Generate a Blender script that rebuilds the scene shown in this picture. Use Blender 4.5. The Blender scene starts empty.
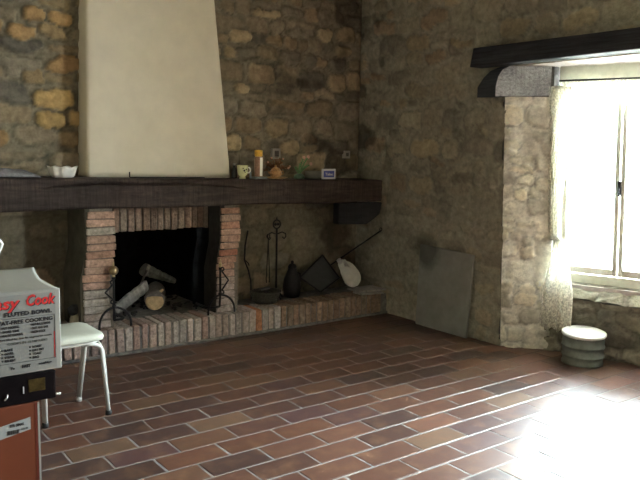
import bpy, bmesh, math, random
import numpy as np
from mathutils import Vector, Matrix, Euler
R = random.Random(7)
scene = bpy.context.scene
COL = scene.collection
PI = math.pi

# ------------------------------------------------------------------ materials
def new_mat(name):
    m = bpy.data.materials.new(name); m.use_nodes = True
    nt = m.node_tree; b = nt.nodes['Principled BSDF']
    return m, nt, b
def N(nt, typ, **kw):
    n = nt.nodes.new(typ)
    for k, v in kw.items():
        if k in ('op',): n.operation = v
        elif k == 'ins':
            for kk, vv in v.items(): n.inputs[kk].default_value = vv
        else: setattr(n, k, v)
    return n
def L(nt, a, b): nt.links.new(a, b)
def coords(nt): return N(nt, 'ShaderNodeTexCoord').outputs['Object']
def noise(nt, vec, scale, detail=4, rough=.6, dist=0):
    n = N(nt, 'ShaderNodeTexNoise'); n.inputs['Scale'].default_value = scale
    n.inputs['Detail'].default_value = detail; n.inputs['Roughness'].default_value = rough
    n.inputs['Distortion'].default_value = dist
    if vec is not None: L(nt, vec, n.inputs['Vector'])
    return n
def ramp(nt, fac, stops):
    r = N(nt, 'ShaderNodeValToRGB'); e = r.color_ramp.elements
    while len(e) < len(stops): e.new(.5)
    for i, (p, c) in enumerate(stops):
        e[i].position = p; e[i].color = (*c, 1) if len(c) == 3 else c
    L(nt, fac, r.inputs['Fac']); return r
def mixc(nt, a, b, fac, mode='MIX'):
    m = N(nt, 'ShaderNodeMix', data_type='RGBA', blend_type=mode)
    for s, v in ((m.inputs[0], fac), (m.inputs[6], a), (m.inputs[7], b)):
        if hasattr(v, 'is_output'): L(nt, v, s)
        elif isinstance(v, (int, float)): s.default_value = v
        else: s.default_value = (*v, 1)
    return m.outputs[2]
def bump(nt, b, h, strength=.3, dist=.01):
    n = N(nt, 'ShaderNodeBump'); n.inputs['Strength'].default_value = strength
    n.inputs['Distance'].default_value = dist
    L(nt, h, n.inputs['Height']); L(nt, n.outputs[0], b.inputs['Normal'])

def simple(name, col, rough=.6, metal=0, var=.25, scale=30, bumpk=.15, spec=None, trans=0):
    m, nt, b = new_mat(name)
    v = coords(nt); n = noise(nt, v, scale)
    d = tuple(c*(1-var) for c in col); l = tuple(min(1, c*(1+var)) for c in col)
    r = ramp(nt, n.outputs['Fac'], [(.3, d), (.7, l)])
    L(nt, r.outputs[0], b.inputs['Base Color'])
    b.inputs['Roughness'].default_value = rough; b.inputs['Metallic'].default_value = metal
    if spec is not None: b.inputs['Specular IOR Level'].default_value = spec
    if trans: b.inputs['Transmission Weight'].default_value = trans
    if bumpk: bump(nt, b, n.outputs['Fac'], bumpk, .004)
    return m

def attr_mat(name, rough=.85, nscale=60, nvar=.3, bscale=90, bstr=.5, bdist=.006, spec=.3, fine=True):
    m, nt, b = new_mat(name)
    a = N(nt, 'ShaderNodeAttribute', attribute_name='Col')
    v = coords(nt); n = noise(nt, v, nscale, 6, .65)
    r = ramp(nt, n.outputs['Fac'], [(.25, (1-nvar,)*3), (.75, (1+nvar*.6,)*3)])
    c = mixc(nt, a.outputs['Color'], r.outputs[0], 1.0, 'MULTIPLY')
    L(nt, c, b.inputs['Base Color'])
    b.inputs['Roughness'].default_value = rough; b.inputs['Specular IOR Level'].default_value = spec
    n2 = noise(nt, v, bscale, 8, .7); bump(nt, b, n2.outputs['Fac'], bstr, bdist)
    return m

M = {}
M['stone'] = attr_mat('stone_masonry', .9, 22, .42, 55, .8, .012)
M['brick'] = attr_mat('old_brick', .9, 38, .62, 70, .9, .010)
M['log'] = attr_mat('log_wood', .85, 40, .4, 60, .6, .006)
M['plaster'] = simple('hood_plaster', (.69, .64, .52), .8, var=.05, scale=7, bumpk=.1)
M['ceiling'] = simple('ceiling_plaster', (.42, .37, .29), .9, var=.05, scale=4)
M['soot'] = simple('sooted_brick', (.006, .006, .006), .95, var=.5, scale=14, bumpk=.6, spec=.05)
M['dark_render'] = simple('dark_smeared_render', (.075, .068, .048), .9, var=.3, scale=12, bumpk=.5)
M['soot_brown'] = simple('soot_brown_render', (.030, .026, .021), .95, var=.4, scale=16, bumpk=.5)
M['pillar_mortar'] = simple('pale_mortar', (.17, .145, .12), .95, var=.3, scale=50, bumpk=.5)
M['pan'] = simple('dark_grey_enamel', (.05, .056, .056), .6, .2, var=.15, scale=20, bumpk=.1)
M['ash'] = simple('ash_mortar', (.15, .145, .14), .95, var=.4, scale=25, bumpk=.6)
M['mortar'] = simple('grey_mortar', (.10, .097, .09), .95, var=.3, scale=60, bumpk=.6)
M['iron'] = simple('black_iron', (.018, .018, .02), .55, .6, var=.3, scale=80, bumpk=.2)
M['brass'] = simple('aged_brass', (.45, .36, .2), .35, .9, var=.2, scale=60, bumpk=.1)
M['brass_small'] = M['brass']
M['white_paint'] = simple('white_enamel_tube', (.48, .48, .45), .3, var=.04, scale=20, bumpk=0)
M['vinyl'] = simple('cream_vinyl', (.46, .48, .41), .45, var=.03, scale=20, bumpk=.05)
M['rubber'] = simple('black_rubber', (.02, .02, .02), .7, var=.1)
M['card_white'] = simple('white_cardboard', (.27, .27, .24), .6, var=.04, scale=14, bumpk=.05)
M['card_print'] = simple('printed_grey_panel', (.205, .21, .195), .5, var=.03, scale=200, bumpk=0)
M['red_ink'] = simple('red_ink', (.55, .02, .02), .5, var=.1)
M['black_ink'] = simple('black_ink', (.015, .015, .018), .5, var=.1)
M['orange'] = simple('orange_card', (.13, .030, .009), .5, var=.05, scale=8, bumpk=.03)
M['rust'] = simple('rust_red_strip', (.14, .022, .01), .5, var=.1)
M['label'] = simple('paper_label', (.32, .34, .33), .5, var=.03)
M['dark_card'] = simple('dark_glossy_box', (.005, .004, .005), .3, var=.2, scale=20, bumpk=0, spec=.15)
M['gold'] = simple('gold_panel', (.07, .05, .015), .35, .6, var=.5, scale=60, bumpk=0)
M['glaze_cream'] = simple('cream_glaze', (.68, .70, .40), .25, var=.12, scale=40, bumpk=0)
M['white_ceramic'] = simple('white_ceramic', (.80, .79, .74), .35, var=.05, scale=20, bumpk=.1)
M['yellow'] = simple('yellow_cap', (.75, .42, .05), .45, var=.2, scale=60, bumpk=.1)
M['amber'] = simple('amber_bottle', (.28, .15, .10), .3, var=.3, scale=80, bumpk=0)
M['brown_glaze'] = simple('ochre_glaze', (.42, .24, .10), .35, var=.35, scale=60, bumpk=.1)
M['leaf'] = simple('green_leaf', (.12, .26, .10), .55, var=.4, scale=40)
M['dry_leaf'] = simple('dried_leaf', (.20, .10, .05), .8, var=.4, scale=40)
M['green_glaze'] = simple('green_glaze', (.07, .14, .09), .35, var=.4, scale=50, bumpk=.1)
M['pink'] = simple('pink_petal', (.62, .36, .28), .6, var=.2, scale=50)
M['purple'] = simple('purple_petal', (.12, .06, .16), .6, var=.2, scale=50)
M['blue'] = simple('blue_enamel', (.06, .08, .30), .3, var=.08, scale=20, bumpk=0)
M['white_enamel'] = simple('white_enamel', (.55, .56, .58), .3, var=.03, bumpk=0)
M['grey_plastic'] = simple('grey_plastic', (.30, .29, .26), .5, var=.05, bumpk=0)
M['grey_metal'] = simple('grey_metal_dish', (.20, .20, .17), .45, .2, var=.1, bumpk=0)
M['glass_dark'] = simple('dark_bottle_glass', (.02, .025, .02), .1, var=.1, bumpk=0)
M['cloth_grey'] = simple('grey_cloth', (.20, .20, .21), .9, var=.35, scale=40, bumpk=.6)
M['white_cloth'] = simple('white_plastic', (.50, .50, .47), .55, var=.12, scale=18, bumpk=.2)
M['slate'] = simple('grey_slab', (.25, .255, .235), .8, var=.14, scale=9, bumpk=.2)
def slab_stain():
    m = M['slate']; nt = m.node_tree; b = nt.nodes['Principled BSDF']; src = b.inputs['Base Color'].links[0].from_socket
    v = coords(nt); n = noise(nt, v, 14, 3, .6)
    d = N(nt, 'ShaderNodeVectorMath', op='DISTANCE'); L(nt, v, d.inputs[0]); d.inputs[1].default_value = (4.06, 4.06, .60)
    a = N(nt, 'ShaderNodeMath', op='MULTIPLY_ADD'); L(nt, n.outputs['Fac'], a.inputs[0]); a.inputs[1].default_value = .08; L(nt, d.outputs['Value'], a.inputs[2])
    r = ramp(nt, a.outputs[0], [(.13, (.42,)*3), (.20, (1,)*3)])
    L(nt, mixc(nt, src, r.outputs[0], 1.0, 'MULTIPLY'), b.inputs['Base Color'])
slab_stain()
M['zinc'] = simple('galvanised_zinc', (.16, .19, .175), .5, .3, var=.25, scale=14, bumpk=.15)
M['lid'] = simple('pale_lid', (.72, .74, .72), .45, .2, var=.15, scale=12, bumpk=.1)
M['frame_wood'] = simple('window_paint', (.60, .61, .52), .6, var=.1, scale=20, bumpk=.2)
M['soffit'] = simple('soffit_board', (.50, .45, .43), .75, var=.25, scale=10, bumpk=.3)
M['earth'] = simple('pale_gravel', (.5, .48, .42), .9, var=.2, scale=3)
M['charcoal'] = simple('charcoal', (.03, .03, .03), .9, var=.5, scale=40, bumpk=.8)
M['wicker'] = simple('dark_wicker', (.05, .045, .035), .9, var=.5, scale=70, bumpk=.8)

def wood_dark(name, base, rough=.7, stretch=(1.2, 12, 12), cross=True):
    m, nt, b = new_mat(name)
    v = coords(nt)
    mp = N(nt, 'ShaderNodeMapping'); mp.inputs['Scale'].default_value = stretch; L(nt, v, mp.inputs[0])
    n = noise(nt, mp.outputs[0], 2.5, 7, .7, .4)
    mp2 = N(nt, 'ShaderNodeMapping'); mp2.inputs['Scale'].default_value = (90, 8, 5); L(nt, v, mp2.inputs[0])
    n2 = noise(nt, mp2.outputs[0], 1, 3, .6)
    n3 = noise(nt, v, 3.5, 3, .5)
    d = tuple(c*.45 for c in base); l = tuple(c*1.7 for c in base)
    r = ramp(nt, n.outputs['Fac'], [(.3, d), (.72, l)])
    r2 = ramp(nt, n2.outputs['Fac'], [(.35, (.72,)*3), (.7, (1.3,)*3)])
    r3 = ramp(nt, n3.outputs['Fac'], [(.35, (.75,)*3), (.7, (1.25,)*3)])
    c = mixc(nt, r.outputs[0], r2.outputs[0], 1.0 if cross else .2, 'MULTIPLY')
    c = mixc(nt, c, r3.outputs[0], 1.0, 'MULTIPLY')
    L(nt, c, b.inputs['Base Color']); b.inputs['Roughness'].default_value = rough
    b.inputs['Specular IOR Level'].default_value = .25
    add = N(nt, 'ShaderNodeMath', op='ADD'); L(nt, n.outputs['Fac'], add.inputs[0]); L(nt, n2.outputs['Fac'], add.inputs[1])
    bump(nt, b, add.outputs[0], .5, .008)
    return m
M['oak'] = wood_dark('old_dark_oak', (.046, .033, .028))
M['corbel'] = wood_dark('black_stained_timber', (.018, .019, .021), cross=False)
M['lintel_wood'] = wood_dark('slate_painted_beam', (.030, .034, .042), .75, (26, 1.2, 26), cross=False)
M['corbel_side'] = wood_dark('window_lit_block_side', (.36, .37, .40), .75, (1.5, 26, 26), cross=False)  # window light on the block's side, put into a paler timber colour

def floor_mat():
    m, nt, b = new_mat('terracotta_tiles')
    a = N(nt, 'ShaderNodeAttribute', attribute_name='Col'); v0 = coords(nt)
    n1 = noise(nt, v0, 9, 5, .6, .3)
    worn = ramp(nt, n1.outputs['Fac'], [(.48, (0,)*3), (.72, (.55,)*3)])       # worn ochre patches
    c1 = mixc(nt, a.outputs['Color'], (.20, .105, .058), worn.outputs[0])
    n2 = noise(nt, v0, 38, 6, .7)
    r2 = ramp(nt, n2.outputs['Fac'], [(.3, (.74,)*3), (.7, (1.2,)*3)])
    c2 = mixc(nt, c1, r2.outputs[0], 1.0, 'MULTIPLY')
    L(nt, c2, b.inputs['Base Color'])
    rr = ramp(nt, n2.outputs['Fac'], [(.3, (.30,)*3), (.7, (.44,)*3)]); L(nt, rr.outputs[0], b.inputs['Roughness'])
    n3 = noise(nt, v0, 26, 3, .5); bump(nt, b, n3.outputs['Fac'], .12, .003)
    return m
M['grout'] = simple('floor_grout', (.185, .175, .165), .8, var=.35, scale=3, bumpk=0)
M['floor'] = floor_mat()

def glass_mat():
    m, nt, b = new_mat('window_glass')
    out = nt.nodes['Material Output']; nt.nodes.remove(b)
    t = N(nt, 'ShaderNodeBsdfTransparent'); g = N(nt, 'ShaderNodeBsdfGlossy'); g.inputs['Roughness'].default_value = .03
    t.inputs['Color'].default_value = (.95, .97, .96, 1)
    f = N(nt, 'ShaderNodeFresnel'); f.inputs['IOR'].default_value = 1.45
    mx = N(nt, 'ShaderNodeMixShader'); L(nt, f.outputs[0], mx.inputs[0]); L(nt, t.outputs[0], mx.inputs[1]); L(nt, g.outputs[0], mx.inputs[2])
    L(nt, mx.outputs[0], out.inputs[0]); return m
M['glass'] = glass_mat()
def lace_mat(name, dens=.5, col=(.8, .78, .7)):
    m, nt, b = new_mat(name)
    out = nt.nodes['Material Output']; nt.nodes.remove(b)
    v = coords(nt)
    n = noise(nt, v, 70, 3, .6)
    r = ramp(nt, n.outputs['Fac'], [(.40, (dens*.7,)*3), (.60, (min(1, dens*1.4),)*3)])
    d = N(nt, 'ShaderNodeBsdfDiffuse'); d.inputs[0].default_value = (*col, 1)
    tl = N(nt, 'ShaderNodeBsdfTranslucent'); tl.inputs[0].default_value = (*col, 1)
    mm = N(nt, 'ShaderNodeMixShader'); mm.inputs[0].default_value = .45; L(nt, d.outputs[0], mm.inputs[1]); L(nt, tl.outputs[0], mm.inputs[2])
    t = N(nt, 'ShaderNodeBsdfTransparent')
    mx = N(nt, 'ShaderNodeMixShader'); L(nt, r.outputs[0], mx.inputs[0]); L(nt, t.outputs[0], mx.inputs[1]); L(nt, mm.outputs[0], mx.inputs[2])
    L(nt, mx.outputs[0], out.inputs[0]); return m
M['lace'] = lace_mat('lace_curtain', .75)
M['net'] = lace_mat('net_valance', .45)

# ------------------------------------------------------------------ mesh helpers
class MB:
    def __init__(s):
        s.bm = bmesh.new(); s.c = s.bm.verts.layers.float_color.new('Col')
    def _col(s, vs, col):
        for v in vs: v[s.c] = (*col, 1)
    def hexa(s, P, col=(.5,)*3, bevel=0, seg=1, jit=0, mi=0):
        vs = [s.bm.verts.new(Vector(p)+Vector([R.uniform(-jit, jit) for _ in range(3)])) for p in P]
        F = [(0, 3, 2, 1), (4, 5, 6, 7), (0, 1, 5, 4), (1, 2, 6, 5), (2, 3, 7, 6), (3, 0, 4, 7)]
        fs = [s.bm.faces.new([vs[i] for i in f]) for f in F]
        for f in fs: f.material_index = mi
        s._col(vs, col)
        if bevel:
            es = list({e for f in fs for e in f.edges})
            r = bmesh.ops.bevel(s.bm, geom=es, offset=bevel, segments=seg, affect='EDGES', profile=.6)
            s._col(r['verts'], col)
    def box(s, a, b, **k):
        x0, y0, z0 = a; x1, y1, z1 = b
        s.hexa([(x0, y0, z0), (x1, y0, z0), (x1, y1, z0), (x0, y1, z0), (x0, y0, z1), (x1, y0, z1), (x1, y1, z1), (x0, y1, z1)], **k)
    def obox(s, c, size, rot=(0, 0, 0), **k):
        m = Matrix.Translation(c) @ Euler(rot).to_matrix().to_4x4()
        x, y, z = [q/2 for q in size]
        s.hexa([m @ Vector(p) for p in ((-x, -y, -z), (x, -y, -z), (x, y, -z), (-x, y, -z), (-x, -y, z), (x, -y, z), (x, y, z), (-x, y, z))], **k)
    def tube(s, pts, r, seg=8, col=(.5,)*3, cap=True, smooth=True, flat=1.0, jit=0):
        pts = [Vector(p) for p in pts]; n = len(pts)
        rr = r if isinstance(r, (list, tuple)) else [r]*n
        rings = []; up = None
        for i, p in enumerate(pts):
            t = (pts[min(i+1, n-1)]-pts[max(i-1, 0)]).normalized()
            if up is None:
                up = Vector((0, 0, 1)) if abs(t.z) < .9 else Vector((0, 1, 0))
            a = t.cross(up)
            if a.length < 1e-4: a = t.cross(Vector((1, 0, 0)))
            a.normalize(); b = a.cross(t).normalized(); up = b
            rings.append([s.bm.verts.new(p+(a*math.cos(q)+b*math.sin(q)*flat)*rr[i]*(1+R.uniform(-jit, jit))) for q in [2*PI*k/seg for k in range(seg)]])
        for i in range(n-1):
            for k in range(seg):
                f = s.bm.faces.new([rings[i][k], rings[i][(k+1) % seg], rings[i+1][(k+1) % seg], rings[i+1][k]]); f.smooth = smooth
        if cap:
            s.bm.faces.new(rings[0][::-1]); s.bm.faces.new(rings[-1])
        for g in rings: s._col(g, col)
        return rings
    def lathe(s, prof, loc=(0, 0, 0), rot=None, seg=20, col=(.5,)*3, sx=1, sy=1):
        m = Matrix.Translation(loc) @ (Euler(rot).to_matrix().to_4x4() if rot else Matrix())
        rings = []
        for r, z in prof:
            if r < 1e-5: rings.append([s.bm.verts.new(m @ Vector((0, 0, z)))])
            else: rings.append([s.bm.verts.new(m @ Vector((r*math.cos(2*PI*k/seg)*sx, r*math.sin(2*PI*k/seg)*sy, z))) for k in range(seg)])
        for a, b in zip(rings, rings[1:]):
            for k in range(seg):
                q = [a[k % len(a)], a[(k+1) % len(a)], b[(k+1) % len(b)], b[k % len(b)]]
                q = list(dict.fromkeys(q))
                if len(q) > 2:
                    f = s.bm.faces.new(q); f.smooth = True
        for g in rings: s._col(g, col)
    def ball(s, c, r, seg=14, col=(.5,)*3, sz=1):
        k = 8; s.lathe([(r*math.sin(PI*i/k), -r*math.cos(PI*i/k)*sz) for i in range(k+1)], c, seg=seg, col=col)
    def build(s, name, mat, parent=None, loc=None, mats=None):
        bmesh.ops.recalc_face_normals(s.bm, faces=s.bm.faces)
        me = bpy.data.meshes.new(name); s.bm.to_mesh(me); s.bm.free()
        for q in (mats or [mat]): me.materials.append(q)
        o = bpy.data.objects.new(name, me); COL.objects.link(o)
        if loc is not None:                                   # geometry given in world space: move origin to the base
            me.transform(Matrix.Translation(-Vector(loc))); o.location = loc
        if parent:
            o.parent = parent
            o.matrix_parent_inverse = Matrix.Translation(-Vector(parent.location)) if parent.parent is None else (parent.matrix_parent_inverse.copy() if False else Matrix.Translation(-world_loc(parent)))
        return o
def world_loc(o):
    v = Vector(o.location)
    if o.parent is not None:
        m = o.matrix_parent_inverse; v = m @ v + world_loc(o.parent)
    return v
def thing(name, label, cat, loc, group=None):
    o = bpy.data.objects.new(name, None); COL.objects.link(o); o.location = loc
    o.empty_display_size = .05
    return tag(o, label, cat, group)
def tag(o, label, cat, group=None, kind=None):
    o['label'] = label; o['category'] = cat
    if group: o['group'] = group
    if kind: o['kind'] = kind
    return o
def struct(o): o['kind'] = 'structure'; return o

def rawmesh(name, V, F, cols, mat, smooth=True):
    me = bpy.data.meshes.new(name)
    me.vertices.add(len(V)); me.vertices.foreach_set('co', V.astype(np.float32).ravel())
    F = np.asarray(F, dtype=np.int32)
    me.loops.add(F.size); me.loops.foreach_set('vertex_index', F.ravel())
    me.polygons.add(len(F)); me.polygons.foreach_set('loop_start', np.arange(0, F.size, 4, dtype=np.int32))
    me.polygons.foreach_set('loop_total', np.full(len(F), 4, dtype=np.int32))
    me.update(calc_edges=True)
    me.polygons.foreach_set('use_smooth', [smooth]*len(F))
    a = me.color_attributes.new('Col', 'FLOAT_COLOR', 'POINT')
    c4 = np.ones((len(V), 4), np.float32); c4[:, :3] = cols
    a.data.foreach_set('color', c4.ravel())
    me.materials.append(mat)
    o = bpy.data.objects.new(name, me); COL.objects.link(o); return o

# ------------------------------------------------------------------ numpy stone field
_T = {}
def vnoise(x, y, seed):
    if seed not in _T: _T[seed] = np.random.RandomState(seed).rand(256, 256)
    T = _T[seed]
    xi = np.floor(x).astype(int); yi = np.floor(y).astype(int); fx = x-xi; fy = y-yi
    fx = fx*fx*(3-2*fx); fy = fy*fy*(3-2*fy)
    g = lambda a, b: T[a % 256, b % 256]
    return (g(xi, yi)*(1-fx)+g(xi+1, yi)*fx)*(1-fy)+(g(xi, yi+1)*(1-fx)+g(xi+1, yi+1)*fx)*fy
def fbm(x, y, seed, o=4):
    s = 0; a = .5; t = 0
    for i in range(o):
        s = s+a*vnoise(x*2**i, y*2**i, seed+i); t += a; a *= .55
    return s/t
def stones(U, V, seed, hmin, hmax, wfac, palette, mortar, warp=.02, cover=.35, soft=.28):
    """U,V coordinate arrays in metres -> relief 0..1 and colours"""
    rs = np.random.RandomState(seed)
    Uw = U+(fbm(U*7, V*7, seed+50)-.5)*warp*4; Vw = V+(fbm(U*7+9, V*7+3, seed+60)-.5)*warp*4
    h = np.zeros(U.shape); best = np.full(U.shape, 9.); col = np.empty(U.shape+(3,)); col[:] = mortar
    u0, u1, v0, v1 = U.min()-.3, U.max()+.3, V.min()-.2, V.max()+.2
    z = v0
    while z < v1:
        rh = rs.uniform(hmin, hmax); x = u0-rs.uniform(0, .3)
        while x < u1:
            w = rh*rs.uniform(*wfac)
            parts = [(z, rh)] if (rs.rand() > .22 or rh < hmin*1.5) else [(z, rh*.48), (z+rh*.52, rh*.48)]
            for zz, hh in parts:
                ww = w*rs.uniform(.86, .97); cx = x+w/2+rs.uniform(-.01, .01); cz = zz+hh/2+rs.uniform(-.02, .02)
                hw = ww/2; hz = hh/2*rs.uniform(.80, .97); ang = rs.uniform(-.09, .09); p = rs.uniform(2.4, 4.5)
                tint = palette[rs.randint(len(palette))]*rs.uniform(.75, 1.2); amp = rs.uniform(.55, 1.); cov = rs.rand() < cover
                m = (np.abs(Uw-cx) < hw*1.25) & (np.abs(Vw-cz) < hz*1.5)
                if not m.any(): continue
                a = Uw[m]-cx; b = Vw[m]-cz; ca, sa = math.cos(ang), math.sin(ang)
                a, b = a*ca+b*sa, -a*sa+b*ca
                sk = rs.uniform(-.25, .25); bb = b/hz; aa = a/(hw*(1+sk*bb*.5))
                d = (np.abs(aa)**p+np.abs(bb)**p)**(1/p)
                cur = best[m]; k = d < cur; cur[k] = d[k]; best[m] = cur
                hh_ = np.clip((1.04-d)/soft, 0, 1); hh_ = hh_*hh_*(3-2*hh_)*amp
                tilt = 1+rs.uniform(-.25, .25)*aa+rs.uniform(-.2, .2)*bb
                hm = h[m]; nh = hh_*tilt*(.5 if cov else 1); hm[k] = nh[k]; h[m] = hm
                f = np.clip((1.0-d)/.12, 0, 1)*( .35 if cov else 1.)
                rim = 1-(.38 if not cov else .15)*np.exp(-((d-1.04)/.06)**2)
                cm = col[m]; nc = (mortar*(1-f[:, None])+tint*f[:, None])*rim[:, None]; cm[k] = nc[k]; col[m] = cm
            x += w
        z += rh
    h = h+(fbm(U*14, V*14, seed+5, 4)-.5)*.45+(fbm(U*3, V*3, seed+8, 2)-.5)*.5
    return h, col
def grid(o, du, dv, nrm, W, Hh, step, hf, keep=None):
    nu = max(1, int(round(W/step))); nv = max(1, int(round(Hh/step)))
    u = np.linspace(0, W, nu+1); v = np.linspace(0, Hh, nv+1); U, V = np.meshgrid(u, v, indexing='ij')
    h, c = hf(U, V)
    P = np.array(o)+U[..., None]*np.array(du)+V[..., None]*np.array(dv)+h[..., None]*np.array(nrm)
    idx = np.arange((nu+1)*(nv+1)).reshape(nu+1, nv+1)
    F = np.stack([idx[:-1, :-1], idx[1:, :-1], idx[1:, 1:], idx[:-1, 1:]], -1)
    if keep is not None:
        Uc = (U[:-1, :-1]+U[1:, 1:])/2; Vc = (V[:-1, :-1]+V[1:, 1:])/2; F = F[keep(Uc, Vc)]
    return P.reshape(-1, 3), F.reshape(-1, 4), c.reshape(-1, 3)
def join(parts):
    Vs, Fs, Cs, off = [], [], [], 0
    for V, F, C in parts:
        Vs.append(V); Fs.append(F+off); Cs.append(C); off += len(V)
    return np.concatenate(Vs), np.concatenate(Fs), np.concatenate(Cs)
A = np.array
def flatcol(c, amp=.004, seed=3):
    def f(U, V):
        k = np.empty(U.shape+(3,)); k[:] = c
        k *= (.85+.3*fbm(U*3, V*3, seed+1))[..., None]
        return (fbm(U*6, V*6, seed)-.5)*amp, k
    return f

XL, XR, YB, YF, ZC = -1.6, 4.1, 5.0, -1.8, 3.1      # room
# ------------------------------------------------------------------ setting
pal_gold = [A(c) for c in ((.42, .29, .13), (.36, .27, .15), (.30, .25, .17), (.48, .34, .15), (.27, .24, .18), (.38, .25, .12), (.22, .20, .16))]
pal_grey = [A(c) for c in ((.27, .245, .185), (.33, .29, .21), (.215, .20, .16), (.35, .29, .19), (.25, .225, .18), (.19, .17, .135), (.33, .25, .17))]
mort_g = A((.27, .24, .17)); mort_r = A((.30, .285, .225))
def back_h(U, V):
    X = U+XL; Z = V
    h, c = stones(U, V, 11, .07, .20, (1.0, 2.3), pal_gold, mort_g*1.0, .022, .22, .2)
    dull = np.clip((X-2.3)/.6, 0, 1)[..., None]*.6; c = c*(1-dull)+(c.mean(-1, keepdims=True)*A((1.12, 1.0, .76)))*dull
    up = np.clip((Z-1.0)/.12, 0, 1)                        # coarse masonry above the beam, smeared render under it
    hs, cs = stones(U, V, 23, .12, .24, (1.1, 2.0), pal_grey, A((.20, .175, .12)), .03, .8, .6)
    r = up
    H = (h*.036)*r+(hs*.012)*(1-r)
    C = c*r[..., None]+cs*.95*(1-r[..., None])
    g = .78+.44*fbm(U*1.6, V*1.6, 77, 3); C = C*g[..., None]
    # dark noise blotches, stronger towards the corner
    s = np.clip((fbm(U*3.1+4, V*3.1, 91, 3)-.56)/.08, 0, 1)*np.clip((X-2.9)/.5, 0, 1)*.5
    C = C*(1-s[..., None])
    edge = np.clip((XR-X)/.05, 0, 1)
    return H*edge, C
holeX, holeZ = (1.70, 2.52), (0.0, .985)
keep = lambda U, V: ~((U+XL > holeX[0]) & (U+XL < holeX[1]) & (V < holeZ[1]))
struct(rawmesh('wall_back', *grid((XL, YB, 0), (1, 0, 0), (0, 0, 1), (0, -1, 0), XR-XL, ZC, .0155, back_h, keep), M['stone']))

WY0, WY1, WZ0, WZ1 = 1.72, 3.31, .50, 2.0      # visible opening
SY0, SY1, SZ0, SZ1 = .38, 1.28, 1.0, 2.2      # second window, behind the viewer's right shoulder
def right_h(U, V):
    Y = U+YF; Z = V
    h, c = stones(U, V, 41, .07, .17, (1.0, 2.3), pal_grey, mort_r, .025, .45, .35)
    up = np.clip((Z-.95)/.5, 0, 1)
    H = h*(.013+.013*up)
    C = mort_r*(.45-.3*up)[..., None]+c*(.55+.3*up)[..., None]
    g = .95+.4*fbm(U*1.9, V*1.9, 7, 3); C = C*g[..., None]
    dk = np.exp(-(((Y-4.09)/.13)**2+((Z-.63)/.12)**2)**2)       # damp stain above the slab
    dk2 = np.clip((fbm(U*4, V*4, 19, 3)-.60)/.05, 0, 1)*np.clip((Y-4.45)/.25, 0, 1)*np.clip((Z-.8)/.3, 0, 1)
    C = C*(1-.6*dk[..., None])*(1-.55*dk2[..., None])
    edge = np.clip(np.minimum(np.abs(YB-Y), 9)/.05, 0, 1)
    return H*edge, C
def keepR(U, V):
    Y = U+YF
    return ~(((Y > WY0) & (Y < WY1+.04*V-.004) & (V < WZ1)) | ((Y > SY0) & (Y < SY1) & (V > SZ0) & (V < SZ1)))
parts = [grid((XR, YF, 0), (0, 1, 0), (0, 0, 1), (-1, 0, 0), YB-YF, ZC, .0165, right_h, keepR)]
JX, JY = 4.32, 3.05                                     # inner end of splayed jamb
jl = math.hypot(JX-XR, WY1-JY); jd = ((JX-XR)/jl, (JY-WY1)/jl, 0); jn = (-(WY1-JY)/jl, -(JX-XR)/jl, 0)
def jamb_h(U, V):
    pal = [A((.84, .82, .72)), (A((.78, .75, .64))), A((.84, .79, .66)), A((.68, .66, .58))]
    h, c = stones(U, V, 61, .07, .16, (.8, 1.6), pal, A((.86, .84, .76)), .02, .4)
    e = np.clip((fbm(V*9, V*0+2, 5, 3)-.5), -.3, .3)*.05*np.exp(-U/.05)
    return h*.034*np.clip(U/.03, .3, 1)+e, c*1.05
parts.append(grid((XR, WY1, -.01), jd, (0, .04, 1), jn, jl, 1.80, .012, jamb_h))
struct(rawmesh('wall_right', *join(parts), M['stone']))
# far jamb (mostly out of frame), wall below the window with its rough ledge, lintel zone
def low_h(U, V):
    pal = [A((.24, .23, .18)), A((.30, .285, .22)), A((.20, .19, .155))]
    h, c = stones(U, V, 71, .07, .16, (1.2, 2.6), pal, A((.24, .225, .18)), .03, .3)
    return h*.03+(fbm(U*5, V*7, 31, 3)-.5)*.04, c
WXL = 4.50
c_, s_ = math.cos(.332), math.sin(.332)
DL, NL = (s_, -c_, 0), (-c_, -s_, 0)                      # along the window wall (away from the jamb), into the room
lowp = [grid((4.32-.03*s_, 3.05+.03*c_, -.01), DL, (0, .04, 1), NL, 1.15, .40, .012, low_h)]
def ledge_h(U, V):
    h, c = low_h(U, V+2); return h*.7, c*1.25
sl = math.hypot(.07, .09)
lowp.append(grid((4.32-.03*s_, 3.066+.03*c_, .385), DL, (.07/sl*c_, .07/sl*s_, .09/sl), (-.09/sl*c_, -.09/sl*s_, .07/sl), 1.15, sl+.02, .012, ledge_h))
fx_, fy_ = 4.32+1.07*s_, 3.05-1.07*c_
fl_ = math.hypot(fx_-XR, fy_-WY0)
lowp.append(grid((XR, WY0, -.01), ((fx_-XR)/fl_, (fy_-WY0)/fl_, 0), (0, 0, 1), (-(fy_-WY0)/fl_, (fx_-XR)/fl_, 0), fl_, 2.02, .03, flatcol((.42, .38, .30), .01)))
struct(rawmesh('trim_1', *join(lowp), M['stone']))

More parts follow.
